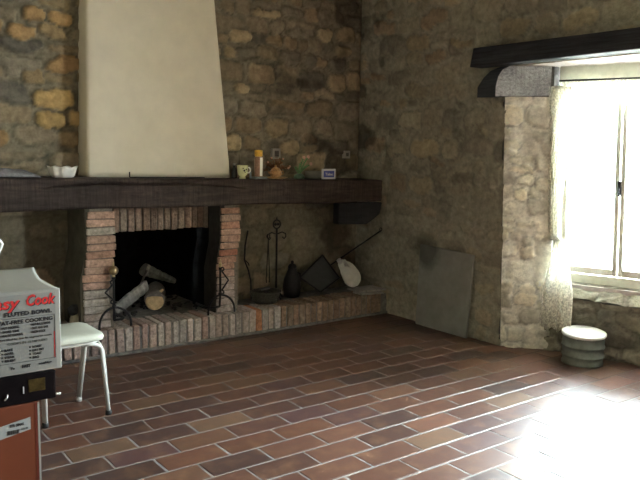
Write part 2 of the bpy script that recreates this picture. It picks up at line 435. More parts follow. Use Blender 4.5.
mb = MB()                                                # outer masonry, closes the shell
mb.box((XR+.06, WY1+.09, -.1), (XR+.70, YB+.6, ZC))
mb.box((XR+.06, JY+.10, -.1), (4.8, WY1+.1, 1.78)) if False else None
mb.hexa([(XR+.08, WY1+.04, -.1), (4.36, JY+.07, -.1), (4.8, JY+.20, -.1), (4.8, WY1+.06, -.1), (XR+.08, WY1+.12, ZC), (4.36, JY+.15, ZC), (4.8, JY+.28, ZC), (4.8, WY1+.10, ZC)])
mb.box((XR+.05, WY0-.2, 2.14), (5.0, WY1+.05, ZC))
pts_ = [(4.32+.09*c_, 3.10), (4.32+.09*c_+1.2*s_, 3.10-1.2*c_), (4.32+.42*c_+1.2*s_, 3.10+.42*s_-1.2*c_), (4.32+.42*c_, 3.10+.42*s_)]
mb.hexa([(x, y, -.1) for x, y in pts_]+[(x, y, .44) for x, y in pts_])
mb.hexa([(x, y, z) for z in (-.1, ZC) for x, y in ((XR+.06, WY0-.06), (fx_+.02, fy_-.05), (5.1, fy_-.05), (5.1, WY0-.06))])
mb.box((XR+.05, SY1+.06, -.1), (5.1, 1.66, ZC))
mb.box((XR+.04, SY0-.06, -.1), (4.5, SY1+.06, SZ0-.03))
mb.box((XR+.04, SY0-.06, SZ1+.03), (4.5, SY1+.06, ZC))
mb.box((XR+.04, YF-.3, -.1), (4.5, SY0-.06, ZC))
mb.box((XL-.3, YB+.5, -.1), (4.8, YB+.7, ZC)); 
struct(mb.build('wall_outer', M['mortar']))
mb = MB()
mb.box((XL-.2, YF, 0), (XL, YB, ZC)); struct(mb.build('wall_left', M['ceiling']))
mb = MB(); mb.box((XL-.2, YF-.2, 0), (XR+.2, YF, ZC)); struct(mb.build('wall_front', M['ceiling']))
mb = MB(); mb.box((XL-.2, YF-.2, ZC), (4.9, YB+.7, ZC+.2)); struct(mb.build('ceiling', M['ceiling']))
def tiles():
    V = []; F = []; C = []; MI = []
    W, Hh, X0, Y0 = .31, .1544, 1.0788, 2.9887
    pal = [(.065, .036, .030), (.085, .042, .032), (.10, .046, .032), (.118, .055, .037), (.125, .056, .036), (.14, .070, .043), (.155, .09, .056), (.09, .046, .042)]
    rs = random.Random(5)
    for rr_ in range(-31, 20):
        slip = rs.uniform(-.012, .012); yc = Y0+Hh*rr_
        u0 = (rr_ % 2)
        for k in range(-10, 13):
            xa = X0+.155*(u0+2*k)+slip; xb = xa+W
            if xb < XL-.25 or xa > 4.9: continue
            g = .0036; q = [(xa+g, yc-Hh/2+g), (xb-g, yc-Hh/2+g), (xb-g, yc+Hh/2-g), (xa+g, yc+Hh/2-g)]
            q = [(x+rs.uniform(-.0018, .0018), y+rs.uniform(-.0018, .0018)) for x, y in q]
            tx, ty = rs.uniform(-.004, .004), rs.uniform(-.006, .006); cx = (xa+xb)/2
            def z(x, y): return -.0012+(x-cx)*tx+(y-yc)*ty
            col = rs.choice(pal); kk = rs.uniform(.78, 1.02); col = [c*kk for c in col]
            o = len(V); ins = .004
            for x, y in q: V.append((x, y, -.006)); C.append([c*.8 for c in col])
            for x, y in q:
                V.append((x, y, z(x, y)-.0022)); C.append([c*.8 for c in col])
            for x, y in q:
                x2 = x+(ins if x < cx else -ins); y2 = y+(ins if y < yc else -ins); V.append((x2, y2, z(x2, y2))); C.append(col)
            for a_ in range(4):
                b_ = (a_+1) % 4
                F.append((o+a_, o+b_, o+4+b_, o+4+a_)); F.append((o+4+a_, o+4+b_, o+8+b_, o+8+a_)); MI += [0, 0]
            F.append((o+8, o+9, o+10, o+11)); MI.append(0)
    o = len(V)
    V += [(XL-.2, YF-.2, -.0028), (4.95, YF-.2, -.0028), (4.95, YB+.6, -.0028), (XL-.2, YB+.6, -.0028)]; C += [(.2, .2, .2)]*4
    F.append((o, o+1, o+2, o+3)); MI.append(1)
    ob = rawmesh('floor', np.array(V), np.array(F), np.array(C), M['floor'], smooth=False)
    ob.data.materials.append(M['grout']); ob.data.polygons.foreach_set('material_index', MI)
    return ob
struct(tiles())
# reveals of the second window
mb = MB()
for a, b in (((XR, SY0-.03, SZ0-.03), (4.5, SY0, SZ1+.03)), ((XR, SY1, SZ0-.03), (4.5, SY1+.03, SZ1+.03)), ((XR, SY0, SZ0-.03), (4.5, SY1, SZ0)), ((XR, SY0, SZ1), (4.5, SY1, SZ1+.03))):
    mb.box(a, b)
w2 = struct(mb.build('window_2', M['ceiling']))
mb = MB()
for a, b in (((4.3, SY0, SZ0), (4.35, SY0+.05, SZ1)), ((4.3, SY1-.05, SZ0), (4.35, SY1, SZ1)), ((4.3, SY0+.05, SZ0), (4.35, SY1-.05, SZ0+.05)), ((4.3, SY0+.05, SZ1-.05), (4.35, SY1-.05, SZ1)), ((4.3, .73, SZ0+.05), (4.35, .77, SZ1-.05))):
    mb.box(a, b)
mb.build('window_frame', M['frame_wood'], w2)
# ground outside
mb = MB(); mb.box((4.85, -8, -.6), (30, 14, -.5)); struct(mb.build('ground', M['earth']))

# firebox lining
mb = MB()
a, b, c, d = holeX[0]-.01, holeX[1]+.01, 5.42, .99
t = .03
mb.box((a-t, 5.02, .0), (a, c, d)); mb.box((b, 5.02, 0), (b+t, c, d)); mb.box((a-t, c, 0), (b+t, c+t, d)); mb.box((a-t, 5.02, d), (b+t, c+t, d+t)); mb.box((a, 5.0, .10), (b, c, .165))
struct(mb.build('trim_2', M['soot']))

# ------------------------------------------------------------------ brick helpers
def lerp(a, b, t): return tuple(x+(y-x)*t for x, y in zip(a, b))
brick_pal = [(.47, .23, .15), (.52, .29, .20), (.44, .19, .13), (.52, .34, .25), (.56, .36, .27), (.46, .26, .19)]
ashc = (.46, .43, .41)
def brick_shape(mb, a, b, col):
    mb.box(a, b, col=col, bevel=.007, seg=2, jit=.0035)

HZ = .183
# hearth: soldier bricks along the front, their tops running back
hearth = thing('hearth', 'long low hearth ledge of upright grey-red bricks in front of the fireplace', 'hearth', (2.3, 4.54, 0))
mb = MB(); x = .55; i = 0
while x < 4.03:
    w = R.uniform(.041, .049); u = x/4.1
    c = R.choice(brick_pal); k = R.uniform(.5, 1.0)
    c = lerp(c, ashc, k) if x < 2.95 else lerp(c, (.24, .20, .15), R.uniform(.6, .9))
    if R.random() < .2 and 2.5 < x < 2.85: c = (.50, .22, .12)
    if x < 1.6: c = lerp(c, (.34, .22, .20), .5)
    k = R.uniform(.75, 1.1); c = tuple(q*k for q in c)
    dz = R.uniform(-.004, .004); dy = R.uniform(-.004, .004)
    if 1.70 < x < 2.50: back = 4.79
    else: back = 4.76
    brick_shape(mb, (x, 4.54+dy, .018), (x+w, back, HZ+dz), c)
    x += w+R.uniform(.010, .014); i += 1
mb.build('brick_facing', M['brick'], hearth)
mb = MB()
mb.box((.55, 4.552, 0), (4.095, 4.985, HZ-.012)); mb.box((.55, 4.532, 0), (4.095, 4.56, .022), bevel=.004, jit=.002)
mb.box((1.705, 4.75, .10), (2.515, 5.40, HZ-.004), bevel=.004)
mb.build('mortar_bed', M['ash'], hearth)

# pillars
def pillar(name_label, x0, x1, side):
    p = thing('brick_pillar', name_label, 'pillar', ((x0+x1)/2, 4.78, HZ))
    core = MB(); core.box((x0+.012, 4.625, HZ-.003), (x1-.012, 4.975, .985)); core.build('mortar_core', M['pillar_mortar'], p)
    mb = MB(); z = HZ+.004; n = 0
    zt = .978
    cs = []
    while z < zt-.03:
        h = min(R.uniform(.040, .050), zt-z)
        t = (z-HZ)/(zt-HZ)
        inner = 0 if t > .52 else (-.012-.02*min(1, (.52-t)*4))
        # upper courses step out over the lower ones
        if side < 0: a, b = x0-.030*max(0, min(1, (.62-t)*5)), x1-.045*max(0, min(1, (.62-t)*4))
        else: a, b = x0-.036*max(0, min(1, (.60-t)*5)), x1-.045*max(0, min(1, (.66-t)*4))
        a += R.uniform(-.006, .004); b += R.uniform(-.004, .006)
        c = R.choice(brick_pal)
        c = lerp(c, (.46, .40, .33), R.uniform(0, .35))
        if R.random() < .07: c = (.42, .38, .32)
        if t < .35: c = lerp(c, ashc, .35+.5*(.35-t)/.35)
        k = R.uniform(.85, 1.1); c = tuple(q*k for q in c)
        brick_shape(mb, (a, 4.605+R.uniform(-.004, .005), z), (b, 4.79, z+h), c)
        brick_shape(mb, (a+.004, 4.798, z), (b-.003, 4.975, z+h), tuple(q*.8 for q in c))
        z += h+.0065; n += 1
    mb.build('bricks', M['brick'], p)
    sk = MB()
    if side < 0:
        lv = ((HZ+.001, -.050), (.52, -.050), (.70, -.012), (.984, -.012))
        for (za, oa), (zb_, ob_) in zip(lv, lv[1:]):
            sk.hexa([(x0+oa, 4.622, za), (x0+.02, 4.622, za), (x0+.02, 4.985, za), (x0+oa, 4.985, za), (x0+ob_, 4.622, zb_), (x0+.02, 4.622, zb_), (x0+.02, 4.985, zb_), (x0+ob_, 4.985, zb_)])
        sk.build('render_coat', M['dark_render'], p)
    else:
        lv = ((HZ+.001, -.050), (.50, -.050), (.70, -.010), (.984, -.010))
        for (za, oa), (zb_, ob_) in zip(lv, lv[1:]):
            for ya, yb_, mi in ((4.622, 4.79, 0), (4.79, 4.985, 1)):
                sk.hexa([(x0+oa, ya, za), (x0+.03, ya, za), (x0+.03, yb_, za), (x0+oa, yb_, za), (x0+ob_, ya, zb_), (x0+.03, ya, zb_), (x0+.03, yb_, zb_), (x0+ob_, yb_, zb_)], mi=mi)
        sk.build('sooted_face', None, p, mats=[M['soot_brown'], M['soot']]); return p
        sk.build('sooted_face', M['soot_brown'], p)
    return p
pillar('stepped red brick pillar on the left side of the fireplace opening', 1.530, 1.713, -1)
pillar('stepped red brick pillar on the right side of the fireplace opening', 2.512, 2.668, 1)
lin = thing('brick_lintel', 'row of upright sooty bricks over the fireplace opening under the beam', 'lintel', (2.11, 4.87, .80))
mb = MB(); x = 1.722
while x < 2.49:
    w = min(R.uniform(.040, .050), 2.505-x)
    c = lerp(R.choice(brick_pal), (.30, .26, .21), R.uniform(.55, .9)); k = R.uniform(.55, 1.05); c = tuple(q*k for q in c)
    brick_shape(mb, (x, 4.80+R.uniform(-.004, .004), .800+R.uniform(-.004, .004)), (x+w, 4.93, .968), c); x += w+.008
mb.build('bricks', M['brick'], lin)
mb = MB(); mb.box((1.72, 4.812, .812), (2.505, 4.94, .966)); mb.build('mortar_bed', M['mortar'], lin)

# ------------------------------------------------------------------ mantel beam
def ztop(x): return 1.199-.0135*(x-.3)
def zbot(x): return .985-.006*(x-1)
def mantel():
    x0, x1 = .3, 4.045; n = 300; prof = 26
    V = []; F = []
    xs = np.linspace(x0, x1, n)
    rs = np.random.RandomState(4)
    for i, x in enumerate(xs):
        zt, zb = ztop(x), zbot(x)+.004*math.sin(x*5)
        pts = []
        for k in range(prof+1):                     # front face, bottom to top
            s = k/prof; z = zb+(zt-zb)*s
            y = 4.598
            e = min(s, 1-s); y += .012*max(0, 1-e/.09)**2
            y += (float(fbm(A(x*9), A(z*14), 15, 4))-.5)*.022
            # long wandering shake
            zc = zb+(zt-zb)*(.72+.10*math.sin((x-1.3)*2.6)-.05*math.sin(x*7.1)*.4)
            on = max(0, min(1, (x-1.15)*4))*max(0, min(1, (2.75-x)*4))
            y += .022*on*math.exp(-((z-zc)/.0045)**2)
            pts.append((x, y, z+(.004*(float(fbm(A(x*12), A(0.), 3, 3))-.5) if k == prof else 0)))
        pts.append((x, 4.75, zt+.001)); pts.append((x, 4.965, zt)); pts.append((x, 4.965, zb)); pts.append((x, 4.75, zb))
        V += pts
    m = prof+5
    for i in range(n-1):
        for k in range(m):
            F.append((i*m+k, (i+1)*m+k, (i+1)*m+(k+1) % m, i*m+(k+1) % m))
    me = bpy.data.meshes.new('mantel_beam')
    F2 = F+[tuple(range(m))[::-1], tuple((n-1)*m+k for k in range(m))]
    me.from_pydata(V, [], F2); me.materials.append(M['oak'])
    bm = bmesh.new(); bm.from_mesh(me); bmesh.ops.recalc_face_normals(bm, faces=bm.faces); bm.to_mesh(me); bm.free()
    o = bpy.data.objects.new('mantel_beam', me); COL.objects.link(o); return o
tag(mantel(), 'long dark hewn oak beam above the fireplace carrying the ornaments', 'mantel')
# corbel carrying the beam end
mb = MB()
prof = [(3.60, .960), (3.60, .788), (3.90, .775), (3.955, .815), (4.04, .855), (4.065, .957)]
for y in (4.612, 4.96):
    pass
vs0 = [mb.bm.verts.new((x, 4.612, z)) for x, z in prof]; vs1 = [mb.bm.verts.new((x, 4.70, z)) for x, z in prof]
mb.bm.faces.new(vs0); mb.bm.faces.new(vs1[::-1])
for i in range(len(prof)):
    j = (i+1) % len(prof); mb.bm.faces.new([vs0[i], vs0[j], vs1[j], vs1[i]])
bmesh.ops.bevel(mb.bm, geom=list(mb.bm.edges), offset=.006, segments=2, affect='EDGES')
tag(mb.build('timber_corbel', M['corbel']), 'black timber block holding up the right end of the mantel beam', 'corbel')

# hood
def hood():
    lv = [(1.19, 1.600, 2.690, 4.79), (2.40, 1.632, 2.585, 4.835), (3.098, 1.650, 2.525, 4.86)]
    V = []; F = []
    n = 60; rows = []
    for j in range(n+1):
        z = 1.187+(3.095-1.187)*j/n
        a, b = (lv[0], lv[1]) if z < lv[1][0] else (lv[1], lv[2])
        t = (z-a[0])/(b[0]-a[0]); xl, xr, y = [a[k]+(b[k]-a[k])*t for k in (1, 2, 3)]
        row = []
        path = [(xl, 4.995)]+[(xl, 4.995+(y+.02-4.995)*k/5) for k in range(1, 6)]
        path += [(xl+.006, y+.006)]+[(xl+.02+(xr-xl-.04)*k/26, y) for k in range(27)]+[(xr-.006, y+.006)]
        path += [(xr, y+.02+(4.995-y-.02)*k/5) for k in range(0, 6)]
        for k, (x, yy) in enumerate(path):
            w = (float(fbm(A(x*4.), A(z*4.), 8, 3))-.5)*.012
            zz = z if j else ztop(x)+.001
            row.append(len(V)); V.append((x+(w if k in (0, 1, 2, 3, 4, 5) or k > 34 else 0), yy+(w if 6 < k < 34 else 0), zz))
        rows.append(row)
    for r0, r1 in zip(rows, rows[1:]):
        for k in range(len(r0)-1): F.append((r0[k], r0[k+1], r1[k+1], r1[k]))
    F.append(tuple(rows[0])[::-1]); F.append(tuple(rows[-1]))
    for r0, r1 in zip(rows, rows[1:]): F.append((r0[-1], r0[0], r1[0], r1[-1]))
    me = bpy.data.meshes.new('chimney_hood'); me.from_pydata(V, [], F); me.materials.append(M['plaster'])
    for p in me.polygons: p.use_smooth = len(p.vertices) == 4
    o = bpy.data.objects.new('chimney_hood', me); COL.objects.link(o); return o
tag(hood(), 'tapering cream plastered chimney hood rising from the dark beam', 'chimney')

# ------------------------------------------------------------------ window beam, block, soffit, window
mb = MB()
mb.hexa([(3.955, 1.45, 2.005), (4.085, 1.45, 2.005), (4.085, 3.595, 2.0), (3.955, 3.595, 2.0), (3.962, 1.45, 2.125), (4.085, 1.45, 2.125), (4.085, 3.60, 2.132), (3.962, 3.575, 2.132)], bevel=.008, seg=2)
tag(mb.build('lintel_beam', M['lintel_wood']), 'long dark slate-grey beam over the bright window', 'beam')
mb = MB()                                                # block laid on the jamb, rounded nose into the room
prof = [(4.0, 1.787), (4.0, 1.86), (4.01, 1.925), (4.03, 1.97), (4.07, 1.998), (4.285, 1.998), (4.285, 1.80), (4.10, 1.790)]
def ang(x): return 3.395-(x-4.0)*.86
vs0 = [mb.bm.verts.new((x, ang(x)-.01, z)) for x, z in prof]; vs1 = [mb.bm.verts.new((x, ang(x)+.155-.55*max(0, z-1.86)*(x < 4.2), z)) for x, z in prof]
mb.bm.faces.new(vs0); mb.bm.faces.new(vs1[::-1])
for i in range(len(prof)):
    j = (i+1) % len(prof); f = mb.bm.faces.new([vs0[i], vs0[j], vs1[j], vs1[i]]); f.material_index = 1 if i < 4 or i == 7 else 0  # nose takes the dark timber, the sides the painted-in lit tone
bl = tag(mb.build('timber_block', None, mats=[M['corbel_side'], M['lintel_wood']]), 'rounded timber block resting on the stone jamb under the window beam', 'beam end')
sof = struct(MB().build('trim_6', M['soffit']))
for k in range(5):
    mb = MB(); mb.box((4.09+.145*k, 1.70, 2.002+.004*k), (4.09+.145*k+.14, 3.36-.02*k, 2.028+.004*k), bevel=.003); mb.build('board', M['soffit'], sof)

# window: frame, two casements, glass
WX = 4.62
WT = Matrix.Translation((4.32, 3.05, 0)) @ Matrix.Rotation(.332, 4, 'Z') @ Matrix.Translation((-4.50, -3.02, 0))
WT = Matrix(((1, 0, 0, 0), (0, 1, .04, 0), (0, 0, 1, 0), (0, 0, 0, 1))) @ WT
def wt(*os):
    for o in os: o.data.transform(WT)
    return os[0]
def wp(*p): return tuple(WT @ Vector(p))
win = struct(MB().build('window_1', M['frame_wood'])) if False else None
mb = MB()
y0, y1, z0, z1 = 1.97, 3.03, .485, 1.93
mb.box((WX, y0, z0), (WX+.07, y1, z0+.07), bevel=.006); mb.box((WX, y0, z1-.05), (WX+.07, y1, z1+.09), bevel=.006)
mb.box((WX, y0, z0+.07), (WX+.07, y0+.05, z1-.05), bevel=.006); mb.box((WX, y1-.04, z0+.07), (WX+.07, y1+.02, z1-.05), bevel=.006)
w1 = struct(wt(mb.build('window_1', M['frame_wood'])))
ym = 2.60
for a, b in ((y0+.055, ym-.004), (ym+.004, y1-.045)):
    mb = MB(); s = .030; xx0, xx1 = WX-.012, WX+.03; c0, c1 = z0+.075, z1-.055
    mb.box((xx0, a, c0), (xx1, a+s, c1), bevel=.004); mb.box((xx0, b-s, c0), (xx1, b, c1), bevel=.004)
    mb.box((xx0, a+s, c0), (xx1, b-s, c0+.05), bevel=.004); mb.box((xx0, a+s, c1-s), (xx1, b-s, c1), bevel=.004)
    cas = wt(mb.build('casement', M['frame_wood'], w1))
    mb = MB(); mb.box((WX+.008, a+s, c0+.05), (WX+.012, b-s, c1-s)); wt(mb.build('pane', M['glass'], cas))
mb = MB(); mb.box((WX-.03, ym-.012, 1.12), (WX-.012, ym+.012, 1.22), bevel=.003); mb.tube([(WX-.03, ym, 1.17), (WX-.055, ym, 1.17), (WX-.06, ym, 1.12)], .006); wt(mb.build('latch', M['iron'], w1))
# structural sill under the frame (masonry top)
mb = MB(); mb.box((WXL+.05, 1.9, .42), (WX+.1, 3.10, .484)); struct(wt(mb.build('trim_3', M['soffit'])))
mb = MB(); mb.box((WX-.01, 1.9, z1+.091), (WX+.18, 3.08, 2.16)); struct(wt(mb.build('trim_4', M['ash'])))
mb = MB(); mb.box((WX, 3.06, .42), (WX+.2, 3.2, 2.14)); mb.box((WX, 1.8, .42), (WX+.2, 1.965, 2.14)); struct(wt(mb.build('trim_5', M['soffit'])))

# curtains
def sheet(name, fn, nu, nv, mat, parent=None, th=.0015):
    V = []; F = []
    for i in range(nu+1):
        for j in range(nv+1): V.append(fn(i/nu, j/nv))
    for i in range(nu):
        for j in range(nv): a = i*(nv+1)+j; F.append((a, a+nv+1, a+nv+2, a+1))
    me = bpy.data.meshes.new(name); me.from_pydata(V, [], F); me.materials.append(mat)
    for p in me.polygons: p.use_smooth = True
    o = bpy.data.objects.new(name, me); COL.objects.link(o)
    if parent: o.parent = parent; o.matrix_parent_inverse = Matrix.Translation(-world_loc(parent))
    m = o.modifiers.new('thickness', 'SOLIDIFY'); m.thickness = th
    return o
cur = thing('lace_curtain', 'gathered off-white lace curtain hanging down the left side of the window', 'curtain', wp(4.5, 2.95, 1.86))
def cf(u, v):
    z = 1.86-v*1.68
    k = (z-.80)
    wid = .07+.09*max(0, min(1, k/1.0)) if k > 0 else .07+.15*min(1, -k/.35)
    x = 4.50-.09*max(0, min(1, -k/.3)); yc = 3.005-.03*max(0, k) if k > 0 else 2.985-.02*min(1, -k/.4)
    ph = u*PI*2*6
    d = .016*math.sin(ph+1.2*math.sin(z*2.1))+.006*math.sin(ph*2.3+z*3)
    if abs(k) < .08: wid *= .65+.35*abs(k)/.08
    y = yc-wid*(u-.5)+.006*math.sin(z*7)
    return (x+d-.02, y-(.02 if k < 0 else 0), z+(.015*math.sin(ph*.5) if v > .99 else 0))
wt(sheet('drape', cf, 90, 60, M['lace'], cur))
mb = MB(); mb.tube([(4.482+.03*math.cos(a), 2.995+.032*math.sin(a), .80) for a in [2*PI*k/20 for k in range(21)]], .007, 6); wt(mb.build('tie', M['lace'], cur))
val = thing('net_valance', 'sheer net valance strung across the top of the window', 'curtain', wp(4.56, 2.5, 1.93))
def vf(u, v):
    y = 3.0-u*1.0; ph = u*2*PI*22
    z = 1.90-v*(.13+.03*math.sin(u*31)+.02*math.sin(u*77))
    return (4.555+.012*math.sin(ph)*(.4+.6*v), y, z)
wt(sheet('drape', vf, 200, 10, M['net'], val))
mb = MB(); mb.tube([(4.55, 3.01, 1.905), (4.55, 1.98, 1.905)], .006, 8); wt(mb.build('rod', M['iron'], val))

# ------------------------------------------------------------------ bucket
bk = thing('metal_tub', 'round grey-green metal tub with a pale lid under the window', 'tub', (4.245, 2.73, 0))
mb = MB(); r = .140; hgt = .195
prof = [(0, .002), (r-.012, .002), (r-.006, 0), (r-.004, .012), (r-.010, .02), (r-.008, .05), (r-.002, .055), (r-.002, .062), (r-.008, .067), (r-.006, .115), (r, .12), (r, .127), (r-.006, .132), (r-.004, hgt-.01), (r, hgt), (r-.012, hgt), (r-.014, hgt-.02), (0, hgt-.02)]
mb.lathe(prof, (4.245, 2.73, 0), seg=40); mb.build('body', M['zinc'], bk)
mb = MB(); mb.lathe([(0, -.004), (r+.001, -.004), (r+.004, .0), (r+.004, .012), (r-.004, .017), (r-.02, .012), (.06, .016), (0, .018)], (4.245, 2.73, hgt+.004), (.04, -.05, 0), seg=40); mb.build('lid', M['lid'], bk)

# slab leaning on the right wall
sl_ = thing('stone_slab', 'grey rectangular slab leaning on the right wall beside the window recess', 'slab', (4.03, 3.85, 0))
mb = MB(); mb.hexa([(4.035, 3.585, 0), (4.056, 3.585, 0), (4.056, 4.13, 0), (4.035, 4.13, 0), (4.068, 3.575, .635), (4.086, 3.575, .635), (4.086, 4.14, .655), (4.068, 4.14, .655)], bevel=.004, seg=2)
mb.build('panel', M['slate'], sl_)

# wall sockets
for lab, xa, xb, za, zb in (('upper grey wall socket just above the ornaments on the beam', 3.165, 3.245, 1.312, 1.396), ('small grey wall switch near the room corner right of the blue plaque', 3.905, 3.975, 1.322, 1.388)):
    sw = thing('wall_socket', lab, 'socket', ((xa+xb)/2, 4.99, (za+zb)/2))
    mb = MB(); mb.box((xa, 4.955, za), (xb, 4.985, zb), bevel=.004, seg=2); mb.build('plate', M['grey_plastic'], sw)
    mb = MB(); mb.box((xa+.02, 4.950, za+.018), (xb-.02, 4.9545, zb-.018), bevel=.002); mb.build('rocker', M['mortar'], sw)

# ------------------------------------------------------------------ stool
def arc(p0, c, p1, n=6):
    p0, c, p1 = Vector(p0), Vector(c), Vector(p1)
    return [(1-t)**2*p0+2*t*(1-t)*c+t*t*p1 for t in [k/n for k in range(n+1)]]
sx, sy = 1.080, 3.645
st = thing('stool', 'white tube-legged stool with a cream padded seat beside the carton', 'stool', (sx, sy, 0))
rz = .03
FEET = {(1, -1): (1.272, 3.545), (1, 1): (1.208, 3.835), (-1, -1): (.945, 3.545), (-1, 1): (.915, 3.83)}
def S(x, y, z): return (sx+x*math.cos(rz)-y*math.sin(rz), sy+x*math.sin(rz)+y*math.cos(rz), z)
mb = MB(); hw = .160
def rr(w, rad, n=5):
    P = []
    for cx, cy, a0 in ((w-rad, w-rad, 0), (-w+rad, w-rad, PI/2), (-w+rad, -w+rad, PI), (w-rad, -w+rad, 3*PI/2)):
        for k in range(n+1): a = a0+PI/2*k/n; P.append((cx+rad*math.cos(a), cy+rad*math.sin(a)))
    return P
lay = [(hw-.012, .415), (hw-.002, .418), (hw, .425), (hw, .436), (hw-.004, .446), (hw-.018, .453), (hw-.06, .457), (hw-.12, .459)]
rings = [[mb.bm.verts.new(S(x, y, z)) for x, y in rr(w, .05 if w > .1 else .02)] for w, z in lay]
for a, b in zip(rings, rings[1:]):
    for k in range(len(a)): f = mb.bm.faces.new([a[k], a[(k+1) % len(a)], b[(k+1) % len(a)], b[k]]); f.smooth = True
mb.bm.faces.new(rings[0][::-1]); mb.bm.faces.new(rings[-1])
mb.build('seat', M['vinyl'], st)
q = hw-.03
mb = MB(); mb.tube([S(x, y, .404) for x, y in rr(q, .05)]+[S(*rr(q, .05)[0], .404)], .0095, 8); mb.build('seat_frame', M['white_paint'], st)
for ax, ay in ((1, -1), (1, 1), (-1, -1), (-1, 1)):
    mb = MB()
    foot = (*FEET[ax, ay], .018)
    for inx, iny in ((1, 0), (0, 1)):
        off = .010
        top = S(ax*(q-.07*inx), ay*(q-.07*iny), .398)
        cor = S(ax*(q+.022-off*iny), ay*(q-off*inx+.01), .402)
        low = S(ax*(q+.024-off*iny), ay*(q-off*inx+.005), .33)
        ft = (foot[0]-ax*off*iny*.5, foot[1]-ay*off*inx*.9, foot[2])
        mb.tube(arc(top, cor, low, 7)+[ft], .0095, 10)
    leg = mb.build('leg', M['white_paint'], st)
    mb = MB(); mb.lathe([(0, 0), (.016, 0), (.017, .018), (.014, .024), (0, .024)], (foot[0]-ax*.003, foot[1]-ay*.004, 0), seg=14); mb.build('rubber_foot', M['rubber'] if ax > 0 and ay < 0 or ax < 0 else M['white_paint'], leg)

# chair mostly out of frame at the left
ch = thing('metal_chair', 'white tube-framed chair behind the cartons, only its back corner showing', 'chair', (.45, 3.45, 0))
mb = MB()
P = [(.20, 3.66, .02), (.20, 3.63, .46), (.22, 3.60, .85)]+arc((.22, 3.60, .93), (.22, 3.60, .965), (.28, 3.60, .965), 5)+arc((.585, 3.60, .965), (.625, 3.60, .965), (.652, 3.60, .925), 5)+[(.625, 3.60, .86), (.63, 3.63, .46), (.64, 3.66, .02)]
mb.tube(P, .010, 8); mb.build('back_frame', M['white_paint'], ch)
mb = MB(); mb.box((.24, 3.585, .62), (.615, 3.61, .84), bevel=.008, seg=2); mb.build('backrest', M['rubber'], ch)
mb = MB(); mb.box((.21, 3.22, .44), (.62, 3.62, .47), bevel=.012, seg=3); mb.build('seat', M['rubber'], ch)
for x in (.22, .61):
    mb = MB(); mb.tube([(x, 3.60, .43), (x, 3.24, .43), (x, 3.22, .40), (x, 3.20, .0)], .010, 8); mb.build('leg', M['white_paint'], ch)

ch.location.x += .135

# ------------------------------------------------------------------ text helper
def text(body, x, z, size, mat, parent, y, width=None, bold=0, shear=0, name='lettering', align='LEFT'):
    cu = bpy.data.curves.new(name, 'FONT'); cu.body = body; cu.size = size; cu.offset = bold; cu.shear = shear; cu.extrude = .0003
    cu.align_x = align; cu.resolution_u = 2
    to = bpy.data.objects.new('tmp', cu); COL.objects.link(to)
    bpy.context.view_layer.update()
    dg = bpy.context.evaluated_depsgraph_get()
    me = bpy.data.meshes.new_from_object(to.evaluated_get(dg)); COL.objects.unlink(to); bpy.data.objects.remove(to)
    if width:
        xs = [v.co.x for v in me.vertices]; w = max(xs)-min(xs); k = width/w
        for v in me.vertices: v.co.x *= k
    me.name = name; me.materials.clear(); me.materials.append(mat)
    me.transform(Matrix.Translation((x, y, z)) @ Matrix.Rotation(PI/2, 4, 'X'))
    o = bpy.data.objects.new(name, me); COL.objects.link(o); o.parent = parent
    o.matrix_parent_inverse = Matrix.Translation(-world_loc(parent))
    return o

# ------------------------------------------------------------------ cartons, left foreground
CY = 2.40
ob = thing('orange_carton', 'tall orange carton with a barcode label, bottom of the stack at left', 'box', (.45, 2.58, 0))
mb = MB(); mb.box((.27, CY, 0), (.622, 2.76, .548), bevel=.004, seg=2); mb.build('body', M['orange'], ob)
mb = MB(); mb.box((.609, CY-.0012, .003), (.6225, CY-.0002, .545)); mb.build('edge_strip', M['rust'], ob)
mb = MB(); mb.box((.617, CY-.0022, .003), (.6232, CY-.0013, .545)); mb.build('edge_trim', M['card_white'], ob)
mb = MB(); mb.hexa([(.47, CY-.002, .437), (.5935, CY-.002, .458), (.5935, CY, .458), (.47, CY, .437), (.47, CY-.002, .480), (.5935, CY-.002, .500), (.5935, CY, .500), (.47, CY, .480)]); lb = mb.build('label', M['label'], ob)
lb['label'] = 'white barcode sticker'
t = text('SIZE: 28MAX', .528, .4775, .0125, M['black_ink'], lb, CY-.003, width=.045, bold=.0006)
mb = MB(); x = .52
for k in range(14):
    w = R.choice((.0008, .0015, .0022)); mb.box((x, CY-.003, .452), (x+w, CY-.0022, .466)); x += w+R.choice((.0008, .0014))
mb.build('barcode', M['black_ink'], lb)
text('40x35', .563, .4615, .009, M['black_ink'], lb, CY-.003)
db = thing('black_case', 'flat black case with a gold window between the two cartons', 'case', (.47, 2.58, .55))
mb = MB(); mb.box((.26, CY-.004, .5505), (.678, 2.75, .648), bevel=.004, seg=2); mb.build('body', M['dark_card'], db)
mb = MB(); mb.box((.590, CY-.0062, .586), (.643, CY-.0045, .628), bevel=.001); mb.build('gold_panel', M['gold'], db)
mb = MB(); mb.box((.572, CY-.0075, .585), (.5755, CY-.0045, .608)); mb.build('clasp', M['white_enamel'], db)
mb = MB(); mb.tube([(.515, CY-.008, .573), (.522, CY-.010, .582), (.524, CY-.008, .592)], .0022, 6); mb.build('keyhole_trim', M['lid'], db)
mb = MB(); mb.tube([(.676, CY+.002, .562), (.688, CY, .562)], .0035, 8); mb.ball((.690, CY, .562), .0045, 10); mb.build('knob', M['lid'], db)

